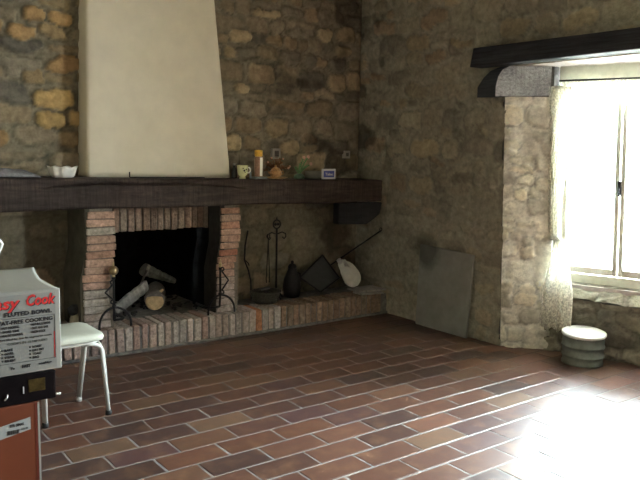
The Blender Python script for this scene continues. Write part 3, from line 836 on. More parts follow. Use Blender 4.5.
cb = thing('cookware_carton', 'white cookware carton with red lettering, topmost of the stack at left', 'box', (.5, 2.55, .65))
mb = MB(); mb.box((.33, CY, .6495), (.700, 2.69, .920), bevel=.002); mb.build('body', M['card_white'], cb)
def flap(u, v):
    x = .33+.37*u; y = CY+.001+v*.31
    lift = .012*math.sin(PI*v)*0+.004
    z = .9225+.026*v-.010*math.sin(PI*v)*u
    return (x-.014*math.sin(PI*v)*u**3, y, z)
sheet('top_flap', flap, 30, 12, M['card_white'], cb, .002)
mb = MB(); mb.box((.34, CY-.0015, .655), (.684, CY-.0002, .914)); mb.build('printed_panel', M['card_print'], cb)
TY = CY-.0025
text('Easy', .462, .872, .052, M['black_ink'], cb, TY+.0004, width=.108, bold=.0012, shear=.25).location = (.0025, 0, -.002)
text('Easy', .462, .872, .052, M['red_ink'], cb, TY, width=.108, bold=.0012, shear=.25)
text('Cook', .588, .876, .050, M['black_ink'], cb, TY+.0004, width=.092, bold=.0012, shear=.25).location = (.0025, 0, -.002)
text('Cook', .588, .876, .050, M['red_ink'], cb, TY, width=.092, bold=.0012, shear=.25)
text('FLUTED BOWL', .523, .846, .018, M['black_ink'], cb, TY, width=.148, bold=.0008)
mb = MB()
fx0, fx1, fz0, fz1 = .37, .681, .690, .839
for a, b in (((fx0, TY, fz1-.0012), (fx1, TY+.0006, fz1)), ((fx0, TY, fz0), (fx1, TY+.0006, fz0+.0012)), ((fx1-.0014, TY, fz0), (fx1, TY+.0006, fz1)), ((fx0, TY, fz0), (fx0+.0014, TY+.0006, fz1))): mb.box(a, b)
mb.build('border', M['black_ink'], cb)
mb = MB(); mb.box((.677, TY, .692), (.679, TY+.0006, .78)); mb.build('red_rule', M['red_ink'], cb)
text('FAT-FREE COOKING', .505, .820, .0175, M['black_ink'], cb, TY, width=.168, bold=.0006)
for k, (a, b) in enumerate((('FAST COOKING', 'NATURAL & TENDER'), ('SAVES TIME', 'FAST AND SAFE'), ('HEALTHY COOKING', 'NON STICK'))):
    text('\u2022 '+a, .510, .806-.0125*k, .0105, M['black_ink'], cb, TY, width=.058+.01*(k == 2), bold=.0004)
    text('\u2022 '+b, .603, .808-.0125*k, .0105, M['black_ink'], cb, TY, width=.064-.008*k, bold=.0004)
text('Also ideal for low fat vegetarian meals', .505, .768, .0085, M['black_ink'], cb, TY, width=.165, bold=.0002)
text('COOKS IN 12 MINUTES', .530, .752, .010, M['black_ink'], cb, TY, width=.125)
for k, (a, b) in enumerate((('BAKE', 'ROAST'), ('GRILL', 'DRY FRY'), ('STEAM', 'TOAST'), ('REHEAT', 'BBQ'))):
    for s, x, w in ((a, .520, .030), (b, .606, .030)):
        z = .733-.0118*k
        text(s, x, z, .0105, M['black_ink'], cb, TY, width=w*(len(s)/5)**.7, bold=.0005)
        mb = MB(); mb.obox((x-.007, TY+.0003, z+.004), (.005, .0006, .005)); mb.build('bullet', M['black_ink'], cb)
text('To', .537, .670, .0115, M['black_ink'], cb, TY, bold=.0004)
text('FAST', .572, .671, .0135, M['black_ink'], cb, TY, width=.028, bold=.0008)
text('cooking', .625, .674, .0105, M['black_ink'], cb, TY, width=.042, bold=.0004)
text('COOK', .47, .668, .0135, M['black_ink'], cb, TY, width=.034, bold=.0008)

# ------------------------------------------------------------------ things on the beam
MYF = 4.66
def mt(x): return ztop(x)+.0015
# grey folded cloth at far left
c0 = thing('folded_cloth', 'flat crumpled dark grey cloth lying at the left end of the beam', 'cloth', (1.08, 4.72, mt(1.08)))
def clf(u, v):
    x = .86+u*.40; y = 4.645+v*.20
    e = math.sin(PI*u)**.4*math.sin(PI*v)**.35 if 0 < u < 1 and 0 < v < 1 else 0
    n = float(fbm(A(x*16.), A(y*22.), 12, 4))
    return (x, y, mt(x)+.003+e*(.034+.075*max(0, n-.25)*(1.25-u)))
o = sheet('fabric', clf, 60, 30, M['cloth_grey'], c0, .003)
# scalloped white dish
wd = thing('scalloped_dish', 'white ruffled ceramic dish on the beam left of the chimney hood', 'dish', (1.418, 4.72, mt(1.42)))
mb = MB(); rings = []
for k, (r, z) in enumerate([(0.001, .004), (.04, .004), (.062, .0), (.066, .004), (.074, .02), (.082, .045), (.088, .062), (.082, .062), (.066, .03), (.05, .012), (.001, .010)]):
    ring = []
    for j in range(40):
        a = 2*PI*j/40; w = 1+.11*(r/.088)**2*math.sin(a*7+1)+.05*(r/.088)**2*math.sin(a*3)
        zz = z*(1+.09*math.sin(a*7+.4)*(r/.088)**2*(z > .03))
        ring.append(mb.bm.verts.new((1.418+r*w*math.cos(a), 4.72+r*w*.75*math.sin(a), mt(1.42)+zz*1.1)))
    rings.append(ring)
for a, b in zip(rings, rings[1:]):
    for j in range(40): f = mb.bm.faces.new([a[j], a[(j+1) % 40], b[(j+1) % 40], b[j]]); f.smooth = True
mb.build('bowl', M['white_ceramic'], wd)
# iron hook
mb = MB(); zz = mt(1.9)
mb.tube([(1.838, 4.655, mt(1.84)+.042), (1.838, 4.655, mt(1.84)+.008), (1.846, 4.655, mt(1.85)+.005), (1.9, 4.655, mt(1.9)+.005), (2.40, 4.66, mt(2.4)+.006)], .0045, 8)
tag(mb.build('iron_rod', M['iron']), 'thin black iron rod with an upturned end lying along the beam', 'rod')

# x from pixel at Y: X positions on plane 4.68
jar = thing('dark_bottle', 'small dark glass bottle beside the hood behind the cream mug', 'bottle', (2.700, 4.76, mt(2.7)))
mb = MB(); mb.lathe([(0, 0), (.020, 0), (.022, .004), (.022, .06), (.018, .072), (.009, .082), (.009, .096), (.0, .096)], (2.700, 4.76, mt(2.7)), seg=20); mb.build('body', M['glass_dark'], jar)
mb = MB(); mb.lathe([(.0, 0), (.011, 0), (.011, .016), (0, .016)], (2.700, 4.76, mt(2.7)+.0965), seg=16); mb.build('stopper', M['grey_plastic'], jar)

mg = thing('footed_mug', 'cream and green footed mug with painted dark spots on the beam', 'mug', (2.722, 4.655, mt(2.72)))
mx, my, mz = 2.712, 4.655, mt(2.72)
mb = MB(); mb.lathe([(0, .002), (.024, 0), (.026, .006), (.020, .013), (.022, .02), (.034, .032), (.038, .05), (.041, .088), (.044, .100), (.041, .100), (.037, .088), (.034, .05), (.03, .035), (0, .03)], (mx, my, mz), seg=28); cup = mb.build('cup', M['glaze_cream'], mg)
mb = MB(); mb.tube([(mx+.036, my-.004, mz+.084), (mx+.054, my-.008, mz+.082), (mx+.062, my-.01, mz+.064), (mx+.054, my-.008, mz+.046), (mx+.035, my-.004, mz+.044)], .0055, 8); mb.build('handle', M['white_ceramic'], mg)
mb = MB()
for a, z, r in ((-1.75, .062, .0075), (-1.35, .070, .006), (-2.0, .078, .0045), (-1.6, .05, .004), (-1.15, .058, .004)):
    rad = .0385+.02*(z-.05)
    mb.ball((mx+rad*math.cos(a), my+rad*math.sin(a), mz+z), r, 8)
mb.build('painted_spot', M['black_ink'], mg)
bl_ = thing('ceramic_vial', 'slim pale blue ceramic vial between the mug and the yellow-capped bottle', 'vial', (2.795, 4.68, mt(2.79)))
mb = MB(); mb.lathe([(0, 0), (.007, 0), (.008, .01), (.007, .045), (.004, .06), (.006, .078), (0, .08)], (2.795, 4.68, mt(2.79)), seg=14); mb.build('body', simple('pale_blue_glaze', (.30, .36, .42), .3, bumpk=0), bl_)

bx, by, bz = 2.862, 4.675, mt(2.86)
bs = tag((lambda m: (m.box((bx-.055, by-.045, bz), (bx+.055, by+.045, bz+.014), bevel=.003), m.build('square_tile', simple('blue_grey_tile', (.20, .23, .22), .4)))[1])(MB()), 'grey-blue square tile lying under the yellow-capped bottle', 'tile')
bt = thing('tall_bottle', 'tall slim bottle with a yellow cap and white label strip', 'bottle', (bx, by, bz+.015))
z = bz+.0155
mb = MB(); mb.lathe([(0, 0), (.029, 0), (.031, .004), (.031, .135), (.029, .148), (.024, .152), (0, .152)], (bx, by, z), seg=24); mb.build('body', M['amber'], bt)
mb = MB(); mb.lathe([(0, .1525), (.026, .1525), (.030, .157), (.031, .192), (.028, .200), (0, .202)], (bx, by, z), seg=24); mb.build('cap', M['yellow'], bt)
mb = MB()
for k in range(6):
    a0, a1 = -1.75+.16*k, -1.75+.16*(k+1); r = .0318
    mb.hexa([(bx+r*math.cos(a0), by+r*math.sin(a0), z+.006), (bx+r*math.cos(a1), by+r*math.sin(a1), z+.006), (bx+(r-.001)*math.cos(a1), by+(r-.001)*math.sin(a1), z+.006), (bx+(r-.001)*math.cos(a0), by+(r-.001)*math.sin(a0), z+.006),
             (bx+r*math.cos(a0), by+r*math.sin(a0), z+.145), (bx+r*math.cos(a1), by+r*math.sin(a1), z+.145), (bx+(r-.001)*math.cos(a1), by+(r-.001)*math.sin(a1), z+.145), (bx+(r-.001)*math.cos(a0), by+(r-.001)*math.sin(a0), z+.145)])
mb.build('label', M['white_ceramic'], bt)

tx, ty, tz = 3.02, 4.68, mt(3.02)
pl = tag((lambda m: (m.lathe([(0, .001), (.05, 0), (.06, .002), (.088, .011), (.086, .014), (.055, .006), (0, .006)], (tx+.01, ty, tz), seg=32), m.build('saucer', M['brown_glaze']))[1])(MB()), 'ochre saucer under the small lidded pot on the beam', 'saucer')
tp = thing('lidded_pot', 'small ochre lidded pot with a spout standing on the saucer', 'pot', (tx, ty, tz+.008))
z = tz+.0075
mb = MB(); mb.lathe([(0, 0), (.030, 0), (.033, .004), (.046, .022), (.049, .035), (.044, .052), (.036, .062), (0, .062)], (tx, ty, z), seg=26); mb.build('body', M['brown_glaze'], tp)
mb = MB(); mb.lathe([(0, .063), (.037, .063), (.030, .074), (.012, .081), (.006, .084), (.009, .092), (.006, .099), (0, .1)], (tx, ty, z), seg=22); mb.build('lid', M['brown_glaze'], tp)
mb = MB(); mb.tube([(tx-.044, ty-.01, z+.028), (tx-.062, ty-.012, z+.036), (tx-.074, ty-.013, z+.052)], [.011, .008, .006], 8); mb.build('spout', M['brown_glaze'], tp)
mb = MB(); mb.tube([(tx+.043, ty-.01, z+.05), (tx+.062, ty-.012, z+.052), (tx+.066, ty-.012, z+.034), (tx+.046, ty-.01, z+.022)], .005, 8); mb.build('handle', M['brown_glaze'], tp)

# dried flower arrangement
fx, fy, fz = 3.08, 4.78, mt(3.08)
fl = thing('dried_bouquet', 'dried reddish brown twigs and flowers behind the lidded pot', 'flowers', (fx, fy, fz))
mb = MB(); mb.lathe([(0, 0), (.03, 0), (.038, .02), (.036, .05), (.028, .06), (.024, .06), (.03, .04), (0, .01)], (fx, fy, fz), seg=20); mb.build('pot', M['green_glaze'], fl)
tw = MB(); lf = MB(); fo = MB()
for k in range(26):
    a = R.uniform(0, 2*PI); sp = R.uniform(.03, .17); hh = R.uniform(.05, .15) if k % 4 else R.uniform(.03, .08)
    ex = fx+sp*math.cos(a)*(1.0 if math.cos(a) > 0 else .9); ey = fy+sp*.35*math.sin(a); ez = fz+.03+hh*(1-abs(sp-.05))
    tw.tube([(fx, fy, fz+.045), (fx*.5+ex*.5, (fy+ey)/2, fz+.06+hh*.6), (ex, ey, ez)], [.002, .0018, .0012], 5)
    for j in range(4):
        t = R.uniform(.4, 1); p = Vector((fx, fy, fz+.06))*(1-t)+Vector((ex, ey, ez))*t
        lf.obox(p+Vector((R.uniform(-.01, .01), R.uniform(-.01, .01), R.uniform(0, .012))), (.022, .010, .002), (R.uniform(-1, 1), R.uniform(-1, 1), R.uniform(0, 6)))
    if k % 3 == 0: fo.ball((ex, ey, ez), R.uniform(.007, .012), 8)
tw.build('twig', M['dry_leaf'], fl); lf.build('leaf', M['dry_leaf'], fl)['kind'] = 'stuff'; fo.build('flower', M['pink'], fl)['kind'] = 'stuff'

# green vase of leaves with pink flowers
gx, gy, gz = 3.25, 4.69, mt(3.25)
gv = thing('leafy_ornament', 'green leafy plant ornament with pink blossoms leaning right on the beam', 'plant ornament', (gx, gy, gz))
mb = MB(); mb.lathe([(0, 0), (.034, 0), (.042, .008), (.040, .024), (.028, .036), (.018, .042), (0, .042)], (gx, gy, gz), seg=20, sx=1.1); mb.build('base', M['green_glaze'], gv)
for dx, dz, r in ((.085, .17, .0055), (.03, .165, .0045), (-.045, .09, .005), (.06, .10, .006), (-.01, .12, .006), (.095, .115, .004)):
    mb = MB(); p0 = Vector((gx, gy, gz+.035)); p1 = Vector((gx+dx, gy-.01+R.uniform(-.02, .02), gz+dz))
    pts = arc(p0, (p0+p1)/2+Vector((-.012, 0, .012)), p1, 8); mb.tube(pts, r, 6)
    for t in range(2, 9):
        p = pts[t]
        for s in (-1, 1):
            d = Vector((s*.7, R.uniform(-.4, .4), R.uniform(.1, .8))).normalized(); w = R.uniform(.014, .024)
            mb.tube([p, p+d*w*.5, p+d*w], [.002, .006, .001], 6, flat=.3)
    stm = mb.build('leafy_stem', M['leaf'], gv)
    if dz > .11 and r < .006:
        mb = MB()
        for j in range(5):
            a = 2*PI*j/5; mb.ball(p1+Vector((.008*math.cos(a), -.004, .008*math.sin(a)+.004)), .0065, 8)
        mb.build('blossom', M['pink'], stm)
ds = thing('oval_tin', 'low dull grey-green tin with a rim left of the blue plaque', 'tin', (3.405, 4.72, mt(3.375)))
mb = MB(); mb.lathe([(0, 0), (.055, 0), (.060, .004), (.063, .055), (.067, .060), (.063, .061), (.059, .056), (.056, .01), (0, .008)], (3.405, 4.72, mt(3.375)), seg=30, sx=1.15, sy=.7); mb.build('body', M['grey_metal'], ds)
# plaque
pq = thing('enamel_plaque', 'small blue enamel plaque with white border and lettering on the beam', 'plaque', (3.51, 4.66, mt(3.51)))
pz = mt(3.47)
PX0, PX1 = 3.442, 3.578
mb = MB(); mb.box((PX0, 4.645, pz), (PX1, 4.655, pz+.083), bevel=.003, seg=2); mb.build('board', M['white_enamel'], pq)
mb = MB(); mb.box((PX0+.015, 4.6435, pz+.016), (PX1-.015, 4.6447, pz+.067)); mb.build('blue_field', M['blue'], pq)
text('Tabac', PX0+.030, pz+.031, .030, M['white_enamel'], pq, 4.6425, width=.080, bold=.0006)

# ------------------------------------------------------------------ andirons
def andiron(px, lab, ball, side):
    y = 4.572; z0 = HZ+.004
    a = thing('andiron', lab, 'andiron', (px, y, z0))
    mb = MB(); w = .108; hh = .135
    pts = [(px-w, y-.02, z0+.004)]+[(px-w*math.cos(PI*k/14), y-.02*abs(math.cos(PI*k/14)), z0+.004+.02+(hh-.02)*math.sin(PI*k/14)) for k in range(15)]+[(px+w, y-.02, z0+.004)]
    mb.tube(pts, .008, 8); mb.build('arched_foot', M['iron'], a)
    mb = MB(); top = z0+.345
    mb.tube([(px, y, z0+hh+.004), (px, y, z0+.20), (px, y, z0+.26), (px, y, top)], .0085, 10)
    mb.ball((px, y, z0+hh+.01), .016, 12)
    mb.ball((px, y, z0+.335), .013, 10); mb.build('post', M['iron'], a)
    mb = MB(); mb.lathe([(0, 0), (.010, 0), (.012, .006), (.008, .012)], (px, y, top), seg=14)
    mb.ball((px, y, top+.01+ball), ball, 18); mb.lathe([(.006, 0), (.004, .012), (.006, .02), (0, .028)], (px, y, top+2*ball+.008), seg=10); mb.build('finial', M['brass'], a)
    mb = MB(); s = side
    dz0, dz1, dm = (z0+.175, z0+.315, z0+.245) if side > 0 else (z0+.195, z0+.295, z0+.245)
    mb.tube([(px+s*.01, y-.006, dz1), (px+s*.062, y-.01, dm), (px+s*.01, y-.006, dz0)], .0065, 6)
    for zz, q in ((dz1, 1), (dz0, -1)):
        mb.tube([(px+s*(.008+.018*math.sin(t)), y-.008, zz+q*(.002+.014*(1-math.cos(t)))) for t in [k*.7 for k in range(6)]], .0055, 6)
    mb.build('scroll', M['iron'], a)
    mb = MB(); q = px-side*.085; mb.tube([(px, y+.010, z0+.05), (px-side*.06, y+.014, z0+.048), (q, y+.05, z0+.045), (q, y+.22, z0+.045)], .008, 8); mb.tube([(q, y+.215, z0+.045), (q, y+.22, z0+.002)], .008, 8)
    mb.tube([(px, y, z0+hh), (px, y+.010, z0+.05)], .008, 8); mb.build('log_bar', M['iron'], a)
andiron(1.685, 'black iron andiron with a large brass ball by the left brick pillar', .032, -1)
andiron(2.482, 'black iron andiron with a small brass tip by the right brick pillar', .013, 1)

# ------------------------------------------------------------------ firewood
bark = (.16, .15, .145); cutc = (.34, .24, .13)
def log(lab, p0, p1, r, flat=1., col=bark, end=cutc, cat='log', stub=None):
    p0, p1 = Vector(p0), Vector(p1)
    base = thing('firewood_log', lab, cat, tuple((p0+p1)/2))
    mb = MB(); n = 12
    pts = [p0+(p1-p0)*k/n+Vector((0, 0, .006*math.sin(k*1.3)*r/.05)) for k in range(n+1)]
    rings = mb.tube(pts, [r*(1+.08*math.sin(k*2.1)) for k in range(n+1)], 20, col=col, flat=flat, jit=.05)
    for q in rings[0]+rings[-1]: pass
    if stub: mb.tube([Vector(stub[0]), Vector(stub[1])], [.012, .009], 8, col=end)
    mb.build('bark', M['log'], base)
    for end_p, d in ((p0, (p0-p1).normalized()), (p1, (p1-p0).normalized())):
        m2 = MB(); q = d.to_track_quat('Z', 'Y').to_euler()
        m2.lathe([(0, .010), (r*.35, .0105), (r*.62, .010), (r*.90, .009), (r*.95, -.006)], tuple(end_p), tuple(q), seg=24, col=end, sy=1)
        if flat == 1: m2.build('cut_end', M['log'], base)
        else: m2.bm.free()
    return base
log('short round log showing its pale sawn end inside the fireplace', (2.100, 4.87, HZ+.082), (2.260, 5.22, HZ+.086), .071, end=(.55, .42, .25), stub=((2.140, 4.89, HZ+.135), (2.165, 4.865, HZ+.165)))
# split plank-like log leaning from hearth floor up to the right
def split_log(lab, p0, p1, w, t, col, tip=0):
    p0, p1 = Vector(p0), Vector(p1); d = (p1-p0).normalized(); a = d.cross(Vector((0, 1, .3))).normalized(); b = a.cross(d)
    mb = MB(); n = 18; rings = []
    for k in range(n+1):
        s = k/n; p = p0+(p1-p0)*s; ww = w*(.75+.25*min(1, s*3)) if not tip else w*(1-.55*s)
        ww *= 1+.05*math.sin(k*1.7); tt = t*(1+.1*math.sin(k*2.3))
        pr = [(-1, -.2), (-.9, .7), (-.3, 1), (.5, .9), (.95, .4), (1, -.5), (.2, -1), (-.6, -.8)]
        rings.append([mb.bm.verts.new(p+a*u*ww*(1+R.uniform(-.05, .05))+b*v*tt*(1+R.uniform(-.12, .12))) for u, v in pr])
        kk = R.uniform(.75, 1.15); mb._col(rings[-1], tuple(c*kk for c in col))
    for r0, r1 in zip(rings, rings[1:]):
        for k in range(8): mb.bm.faces.new([r0[k], r0[(k+1) % 8], r1[(k+1) % 8], r1[k]])
    mb.bm.faces.new(rings[0][::-1]); mb.bm.faces.new(rings[-1])
    o = mb.build('firewood_log', M['log'], loc=tuple(p0)); tag(o, lab, 'log'); return o
split_log('long grey split log leaning up from the left andiron in the fireplace', (1.765, 4.80, HZ+.060), (2.075, 4.96, HZ+.185), .048, .024, (.24, .24, .235))
split_log('charred grey log lying across the back above the sawn log', (2.14, 5.17, HZ+.275), (2.43, 5.25, HZ+.145), .050, .035, (.22, .22, .21), 1)
split_log('thin dark branch sticking up at the back of the fireplace logs', (2.02, 5.06, HZ+.06), (2.13, 5.08, HZ+.28), .012, .012, (.10, .095, .09), 1)
mb = MB()
for k in range(70):
    c = (R.uniform(1.75, 2.48), R.uniform(4.85, 5.35), HZ+.008)
    mb.obox(c, (R.uniform(.015, .045), R.uniform(.012, .03), R.uniform(.01, .022)), (R.uniform(-.5, .5), R.uniform(-.5, .5), R.uniform(0, 3)), col=(.05,)*3, bevel=.003)
tag(mb.build('embers', M['charcoal']), 'loose burnt charcoal pieces scattered on the firebox floor', 'charcoal', kind='stuff')

# ------------------------------------------------------------------ fire tools on the hearth, right
kx, ky = 3.115, 4.80
ts = thing('fire_tool_stand', 'black iron fire tool stand with a ring handle right of the fireplace', 'tool stand', (kx, ky, HZ))
mb = MB(); mb.tube([(kx, ky, HZ+.02), (kx, ky, HZ+.4), (kx, ky, .745)], .0085, 8)
mb.build('pole', M['iron'], ts)
mb = MB(); zt = .795
mb.tube([(kx+.034*math.cos(a), ky, zt+.034*math.sin(a)) for a in [2*PI*k/20 for k in range(21)]], .006, 8)
mb.tube([(kx, ky, .745), (kx, ky, zt-.034)], .009, 8); mb.lathe([(.007, 0), (.005, .015), (0, .03)], (kx, ky, zt+.036), seg=8); mb.ball((kx+.012, ky, zt), .012, 10); mb.ball((kx-.012, ky, zt), .012, 10)
mb.build('ring_handle', M['iron'], ts)
for s in (-1, 1):
    mb = MB(); mb.tube([(kx, ky, .715), (kx+s*.05, ky, .730), (kx+s*.085, ky, .715), (kx+s*.088, ky, .690), (kx+s*.07, ky, .675), (kx+s*.055, ky, .69)], .0055, 8); mb.build('hook_arm', M['iron'], ts)
mb = MB()
for a in (.5, 2.6, 4.7): mb.tube([(kx, ky, HZ+.05), (kx+.06*math.cos(a), ky+.05*math.sin(a), HZ+.04), (kx+.09*math.cos(a), ky+.07*math.sin(a), HZ+.008)], .008, 8)
mb.build('tripod_foot', M['iron'], ts)
tg = thing('fire_tongs', 'slim black fire tongs hanging from the tool stand', 'tongs', (kx-.088, ky-.012, .30))
mb = MB(); x = kx-.088; mb.tube([(x+.014*math.cos(a), ky-.014, .705+.016*math.sin(a)) for a in [2*PI*k/12 for k in range(13)]], .0045, 6)
mb.build('loop', M['iron'], tg)
for s in (-1, 1):
    mb = MB(); mb.tube([(x, ky-.014, .69), (x+s*.006, ky-.014, .55), (x+s*.016, ky-.014, .36), (x+s*.012, ky-.014, .33)], .0045, 6); mb.build('arm', M['iron'], tg)
pk = thing('bent_poker', 'thin crooked black poker leaning on the wall left of the tool stand', 'poker', (2.90, 4.88, HZ))
mb = MB(); mb.tube([(2.945, 4.965, .735), (2.915, 4.955, .62), (2.90, 4.94, .50), (2.925, 4.92, .42), (2.935, 4.90, .34), (2.925, 4.87, HZ+.006)], .007, 8); mb.build('shaft', M['iron'], pk)
mb = MB(); mb.tube([(2.905, 4.935, .50), (2.93, 4.93, .475), (2.935, 4.925, .455)], .005, 6); mb.build('hook', M['iron'], pk)
# wicker basket of kindling
def pile(cx, cy, rad, hh, n, lab, name='kindling_log', grp='dark kindling heaped by the tool stand'):
    pass
bsx, bsy = 3.03, 4.80
bb = thing('kindling_basket', 'low dark wicker basket with kindling at the foot of the tool stand', 'basket', (2.99, 4.75, HZ))
mb = MB()
prof = [(0, .004), (.075, .004), (.085, 0), (.10, .03), (.112, .07), (.118, .10), (.110, .10), (.100, .06), (.08, .02), (0, .015)]
mb.lathe(prof, (2.965, 4.72, HZ+.004), seg=36, sx=1.05, sy=.85)
for k in range(5): mb.tube([(2.965+(.095+.006*k)*1.06*math.cos(a), 4.72+(.095+.006*k)*.86*math.sin(a), HZ+.022+.018*k+.003*math.sin(a*18+k*PI)) for a in [2*PI*q/72 for q in range(73)]], .006, 5, cap=False)
mb.build('body', M['wicker'], bb)
for k, (ox, oy, oz, a) in enumerate(((-.035, -.03, .040, .1), (.0, 0, .041, .05), (.02, .032, .040, .1), (-.01, -.012, .074, 1.4), (.03, .0, .075, 1.5), (.0, .01, .108, .3))):
    mb = MB(); p = Vector((2.965+ox, 4.72+oy, HZ+.004+oz)); d = Vector((math.cos(a)*.055, math.sin(a)*.05, .003))
    mb.tube([p-d, p+d*.2, p+d], [.011, .013, .010], 7, col=(.06, .055, .05), jit=.08)
    o = mb.build('kindling_stick', M['log'], loc=tuple(p)); tag(o, 'short dark kindling stick lying in the low wicker basket', 'stick', 'kindling sticks in the basket')

# dark cat-shaped coal scuttle / jug
ju = thing('iron_kettle', 'tall black iron pot with a raised lid left of the square pan', 'pot', (3.270, 4.80, HZ+.004))
mb = MB(); z = HZ+.004
mb.lathe([(0, 0), (.055, 0), (.066, .01), (.076, .08), (.068, .15), (.046, .20), (.035, .225), (.038, .235), (0, .235)], (3.270, 4.80, z), seg=26); mb.build('body', M['iron'], ju)
mb = MB(); mb.lathe([(0, .236), (.036, .236), (.036, .255), (.026, .272), (.010, .278), (.014, .29), (.010, .30), (0, .303)], (3.270, 4.80, z), seg=20); mb.build('lid', M['iron'], ju)
mb = MB(); mb.tube([(3.310, 4.80, z+.20), (3.345, 4.795, z+.19), (3.350, 4.795, z+.12), (3.340, 4.80, z+.09)], .006, 8); mb.build('handle', M['iron'], ju)
# square long-handled pan propped on a corner against the wall
pn = thing('square_roasting_pan', 'dark square pan standing on its corner, long handle against the right wall', 'pan', (3.60, 4.82, HZ))
def PP(u, v, w=0):     # pan plane, u right v up, leaning back
    o = Vector((3.56, 4.80, HZ+.012)); uu = Vector((1, .05, 0)).normalized(); vv = Vector((0, .42, 1)).normalized(); nn = uu.cross(vv)
    return o+uu*u+vv*v+nn*w
A_, B_, C_, D_ = (0, 0), (.235, .10), (.105, .315), (-.185, .145)
def quadplate(mb, pts, w0, w1):
    mb.hexa([PP(*p, w0) for p in pts]+[PP(*p, w1) for p in pts])
mb = MB(); quadplate(mb, (A_, B_, C_, D_), -.004, .004); mb.build('tray', M['pan'], pn)
mb = MB()
for p, q in ((A_, B_), (B_, C_), (C_, D_), (D_, A_)):
    mb.tube([PP(*p, .010), PP(*q, .010)], .008, 6)
mb.build('rim', M['iron'], pn)
mb = MB(); h0 = PP(.17, .22, .008); h1 = Vector((4.045, 4.60, .715))
mb.tube([h0, (h0+h1)/2, h1], .0075, 8); mb.tube([h1+Vector((.012*math.cos(a), 0, .012+.013*math.sin(a))) for a in [2*PI*k/12 for k in range(13)]], .004, 6); mb.build('handle', M['iron'], pn)

# white plastic jug lying tilted
wj = thing('white_jug', 'crumpled white plastic jug with a loop handle resting beside the square pan', 'jug', (3.83, 4.70, HZ))
mb = MB(); c0 = Vector((3.862, 4.70, HZ+.050)); c1 = Vector((3.722, 4.735, HZ+.262)); n = 10
radii = [.034, .062, .075, .080, .082, .080, .076, .068, .058, .046, .034]
mb.tube([c0+(c1-c0)*k/n+Vector((.022*math.sin(PI*k/n), 0, .004)) for k in range(n+1)], radii, 18, flat=.72, jit=.05)
mb.build('body', M['white_cloth'], wj)
mb = MB(); d = (c1-c0).normalized(); mb.tube([c1+d*(-.03)+Vector((.006, -.045, .0)), c1+d*.01+Vector((-.01, -.06, .012)), c1+d*.035+Vector((.02, -.055, .0)), c1+d*.02+Vector((.046, -.05, -.022)), c1-d*.03+Vector((.048, -.04, -.02))], .009, 8); mb.build('handle', M['white_cloth'], wj)
mb = MB(); mb.tube([c1, c1+d*.035], [.022, .020], 14); mb.build('neck', M['white_cloth'], wj)
# flat boards at the ledge end
for z, xa, xb, ya, yb, lab in ((HZ+.004, 3.80, 4.02, 4.50, 4.66, 'lower flat grey board at the right end of the hearth ledge'), (HZ+.021, 3.80, 4.075, 4.535, 4.74, 'upper flat pale board at the right end of the hearth ledge')):
    mb = MB(); mb.hexa([(xa, ya+.04, z), (xb, ya, z), (xb, yb, z), (xa, yb, z), (xa, ya+.04, z+.014), (xb, ya, z+.014), (xb, yb, z+.014), (xa, yb, z+.014)], bevel=.003)
    tag(mb.build('flat_board', simple('grey_board', (.30, .29, .27), .7)), lab, 'board')

# stick and cloth bag left of the left pillar
pk2 = tag((lambda m: (m.tube([(1.595, 4.955, .715), (1.55, 4.95, .55), (1.50, 4.91, .35), (1.47, 4.86, HZ+.01)], .008, 7, col=(.05, .035, .025), jit=.1), m.build('wooden_stick', M['log']))[1])(MB()), 'dark thin stick leaning on the wall left of the brick pillar', 'stick')
bg = thing('paper_sack', 'small pale sack with a dark top between stool and left brick pillar', 'sack', (1.475, 4.70, HZ))
mb = MB(); mb.tube([(1.475, 4.70, HZ+.004), (1.475, 4.70, HZ+.03), (1.472, 4.70, HZ+.08), (1.466, 4.70, HZ+.10)], [.044, .046, .038, .024], 14, flat=.7, jit=.12, col=(.4, .36, .28)); mb.build('body', simple('sack_paper', (.36, .33, .25), .85, bumpk=.5), bg)
mb = MB(); mb.tube([(1.464, 4.70, HZ+.098), (1.458, 4.70, HZ+.12), (1.45, 4.70, HZ+.15), (1.445, 4.70, HZ+.16)], [.026, .040, .036, .015], 12, flat=.8, jit=.1); mb.build('stuffing', M['charcoal'], bg)

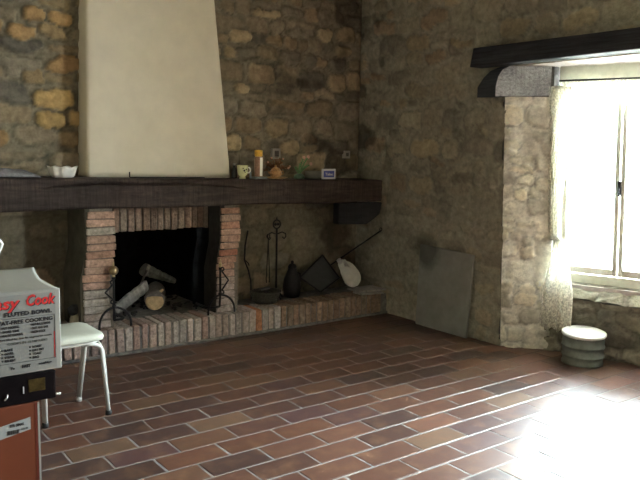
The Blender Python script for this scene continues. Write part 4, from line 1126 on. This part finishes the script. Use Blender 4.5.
# ------------------------------------------------------------------ camera
Fpx = 716.97; yaw, pitch, roll = .6365, -.1264, .0198
f = Vector((math.sin(yaw)*math.cos(pitch), math.cos(yaw)*math.cos(pitch), math.sin(pitch)))
r = Vector((math.cos(yaw), -math.sin(yaw), 0)); u = r.cross(f)
r2 = math.cos(roll)*r+math.sin(roll)*u; u2 = -math.sin(roll)*r+math.cos(roll)*u
cam = bpy.data.cameras.new('camera'); co = bpy.data.objects.new('camera', cam); COL.objects.link(co)
cam.sensor_width = 36; cam.lens = Fpx/640*36; cam.clip_start = .05
mat = Matrix((r2, u2, -f)).transposed().to_4x4(); mat.translation = Vector((0, 0, 1.40)); co.matrix_world = mat
scene.camera = co

# ------------------------------------------------------------------ light
w = bpy.data.worlds.new('sky'); scene.world = w; w.use_nodes = True
bgn = w.node_tree.nodes['Background']; bgn.inputs[0].default_value = (.84, .95, 1.0, 1); bgn.inputs[1].default_value = 58
def sun(dirv, e, col, ang=.6):
    s = bpy.data.lights.new('sun', 'SUN'); s.energy = e; s.color = col; s.angle = math.radians(ang)
    o = bpy.data.objects.new('sun', s); COL.objects.link(o); o.rotation_euler = Vector(dirv).to_track_quat('-Z', 'Y').to_euler(); o.location = (8, 5, 5)
sun((-.92, -.73, -.62), 75, (1, .97, .92), 1.5)
def portal(loc, sx_, sy_, th=0):
    l = bpy.data.lights.new('sky_portal', 'AREA'); l.shape = 'RECTANGLE'; l.size = sx_; l.size_y = sy_
    l.cycles.is_portal = True
    o = bpy.data.objects.new('sky_portal', l); COL.objects.link(o); o.location = loc
    o.rotation_euler = Vector((-math.cos(th), -math.sin(th), 0)).to_track_quat('-Z', 'Y').to_euler()
portal(wp(4.74, 2.5, 1.2), 1.1, 1.5, .332); portal((4.52, .83, 1.6), .95, 1.25)

scene.view_settings.view_transform = 'Standard'; scene.view_settings.look = 'None'
scene.view_settings.gamma = 1; scene.view_settings.use_curve_mapping = False
scene.view_settings.exposure = 1.3
scene.cycles.use_denoising = True
scene.cycles.max_bounces = 10; scene.cycles.diffuse_bounces = 6; scene.cycles.transparent_max_bounces = 12
scene.cycles.sample_clamp_indirect = 20
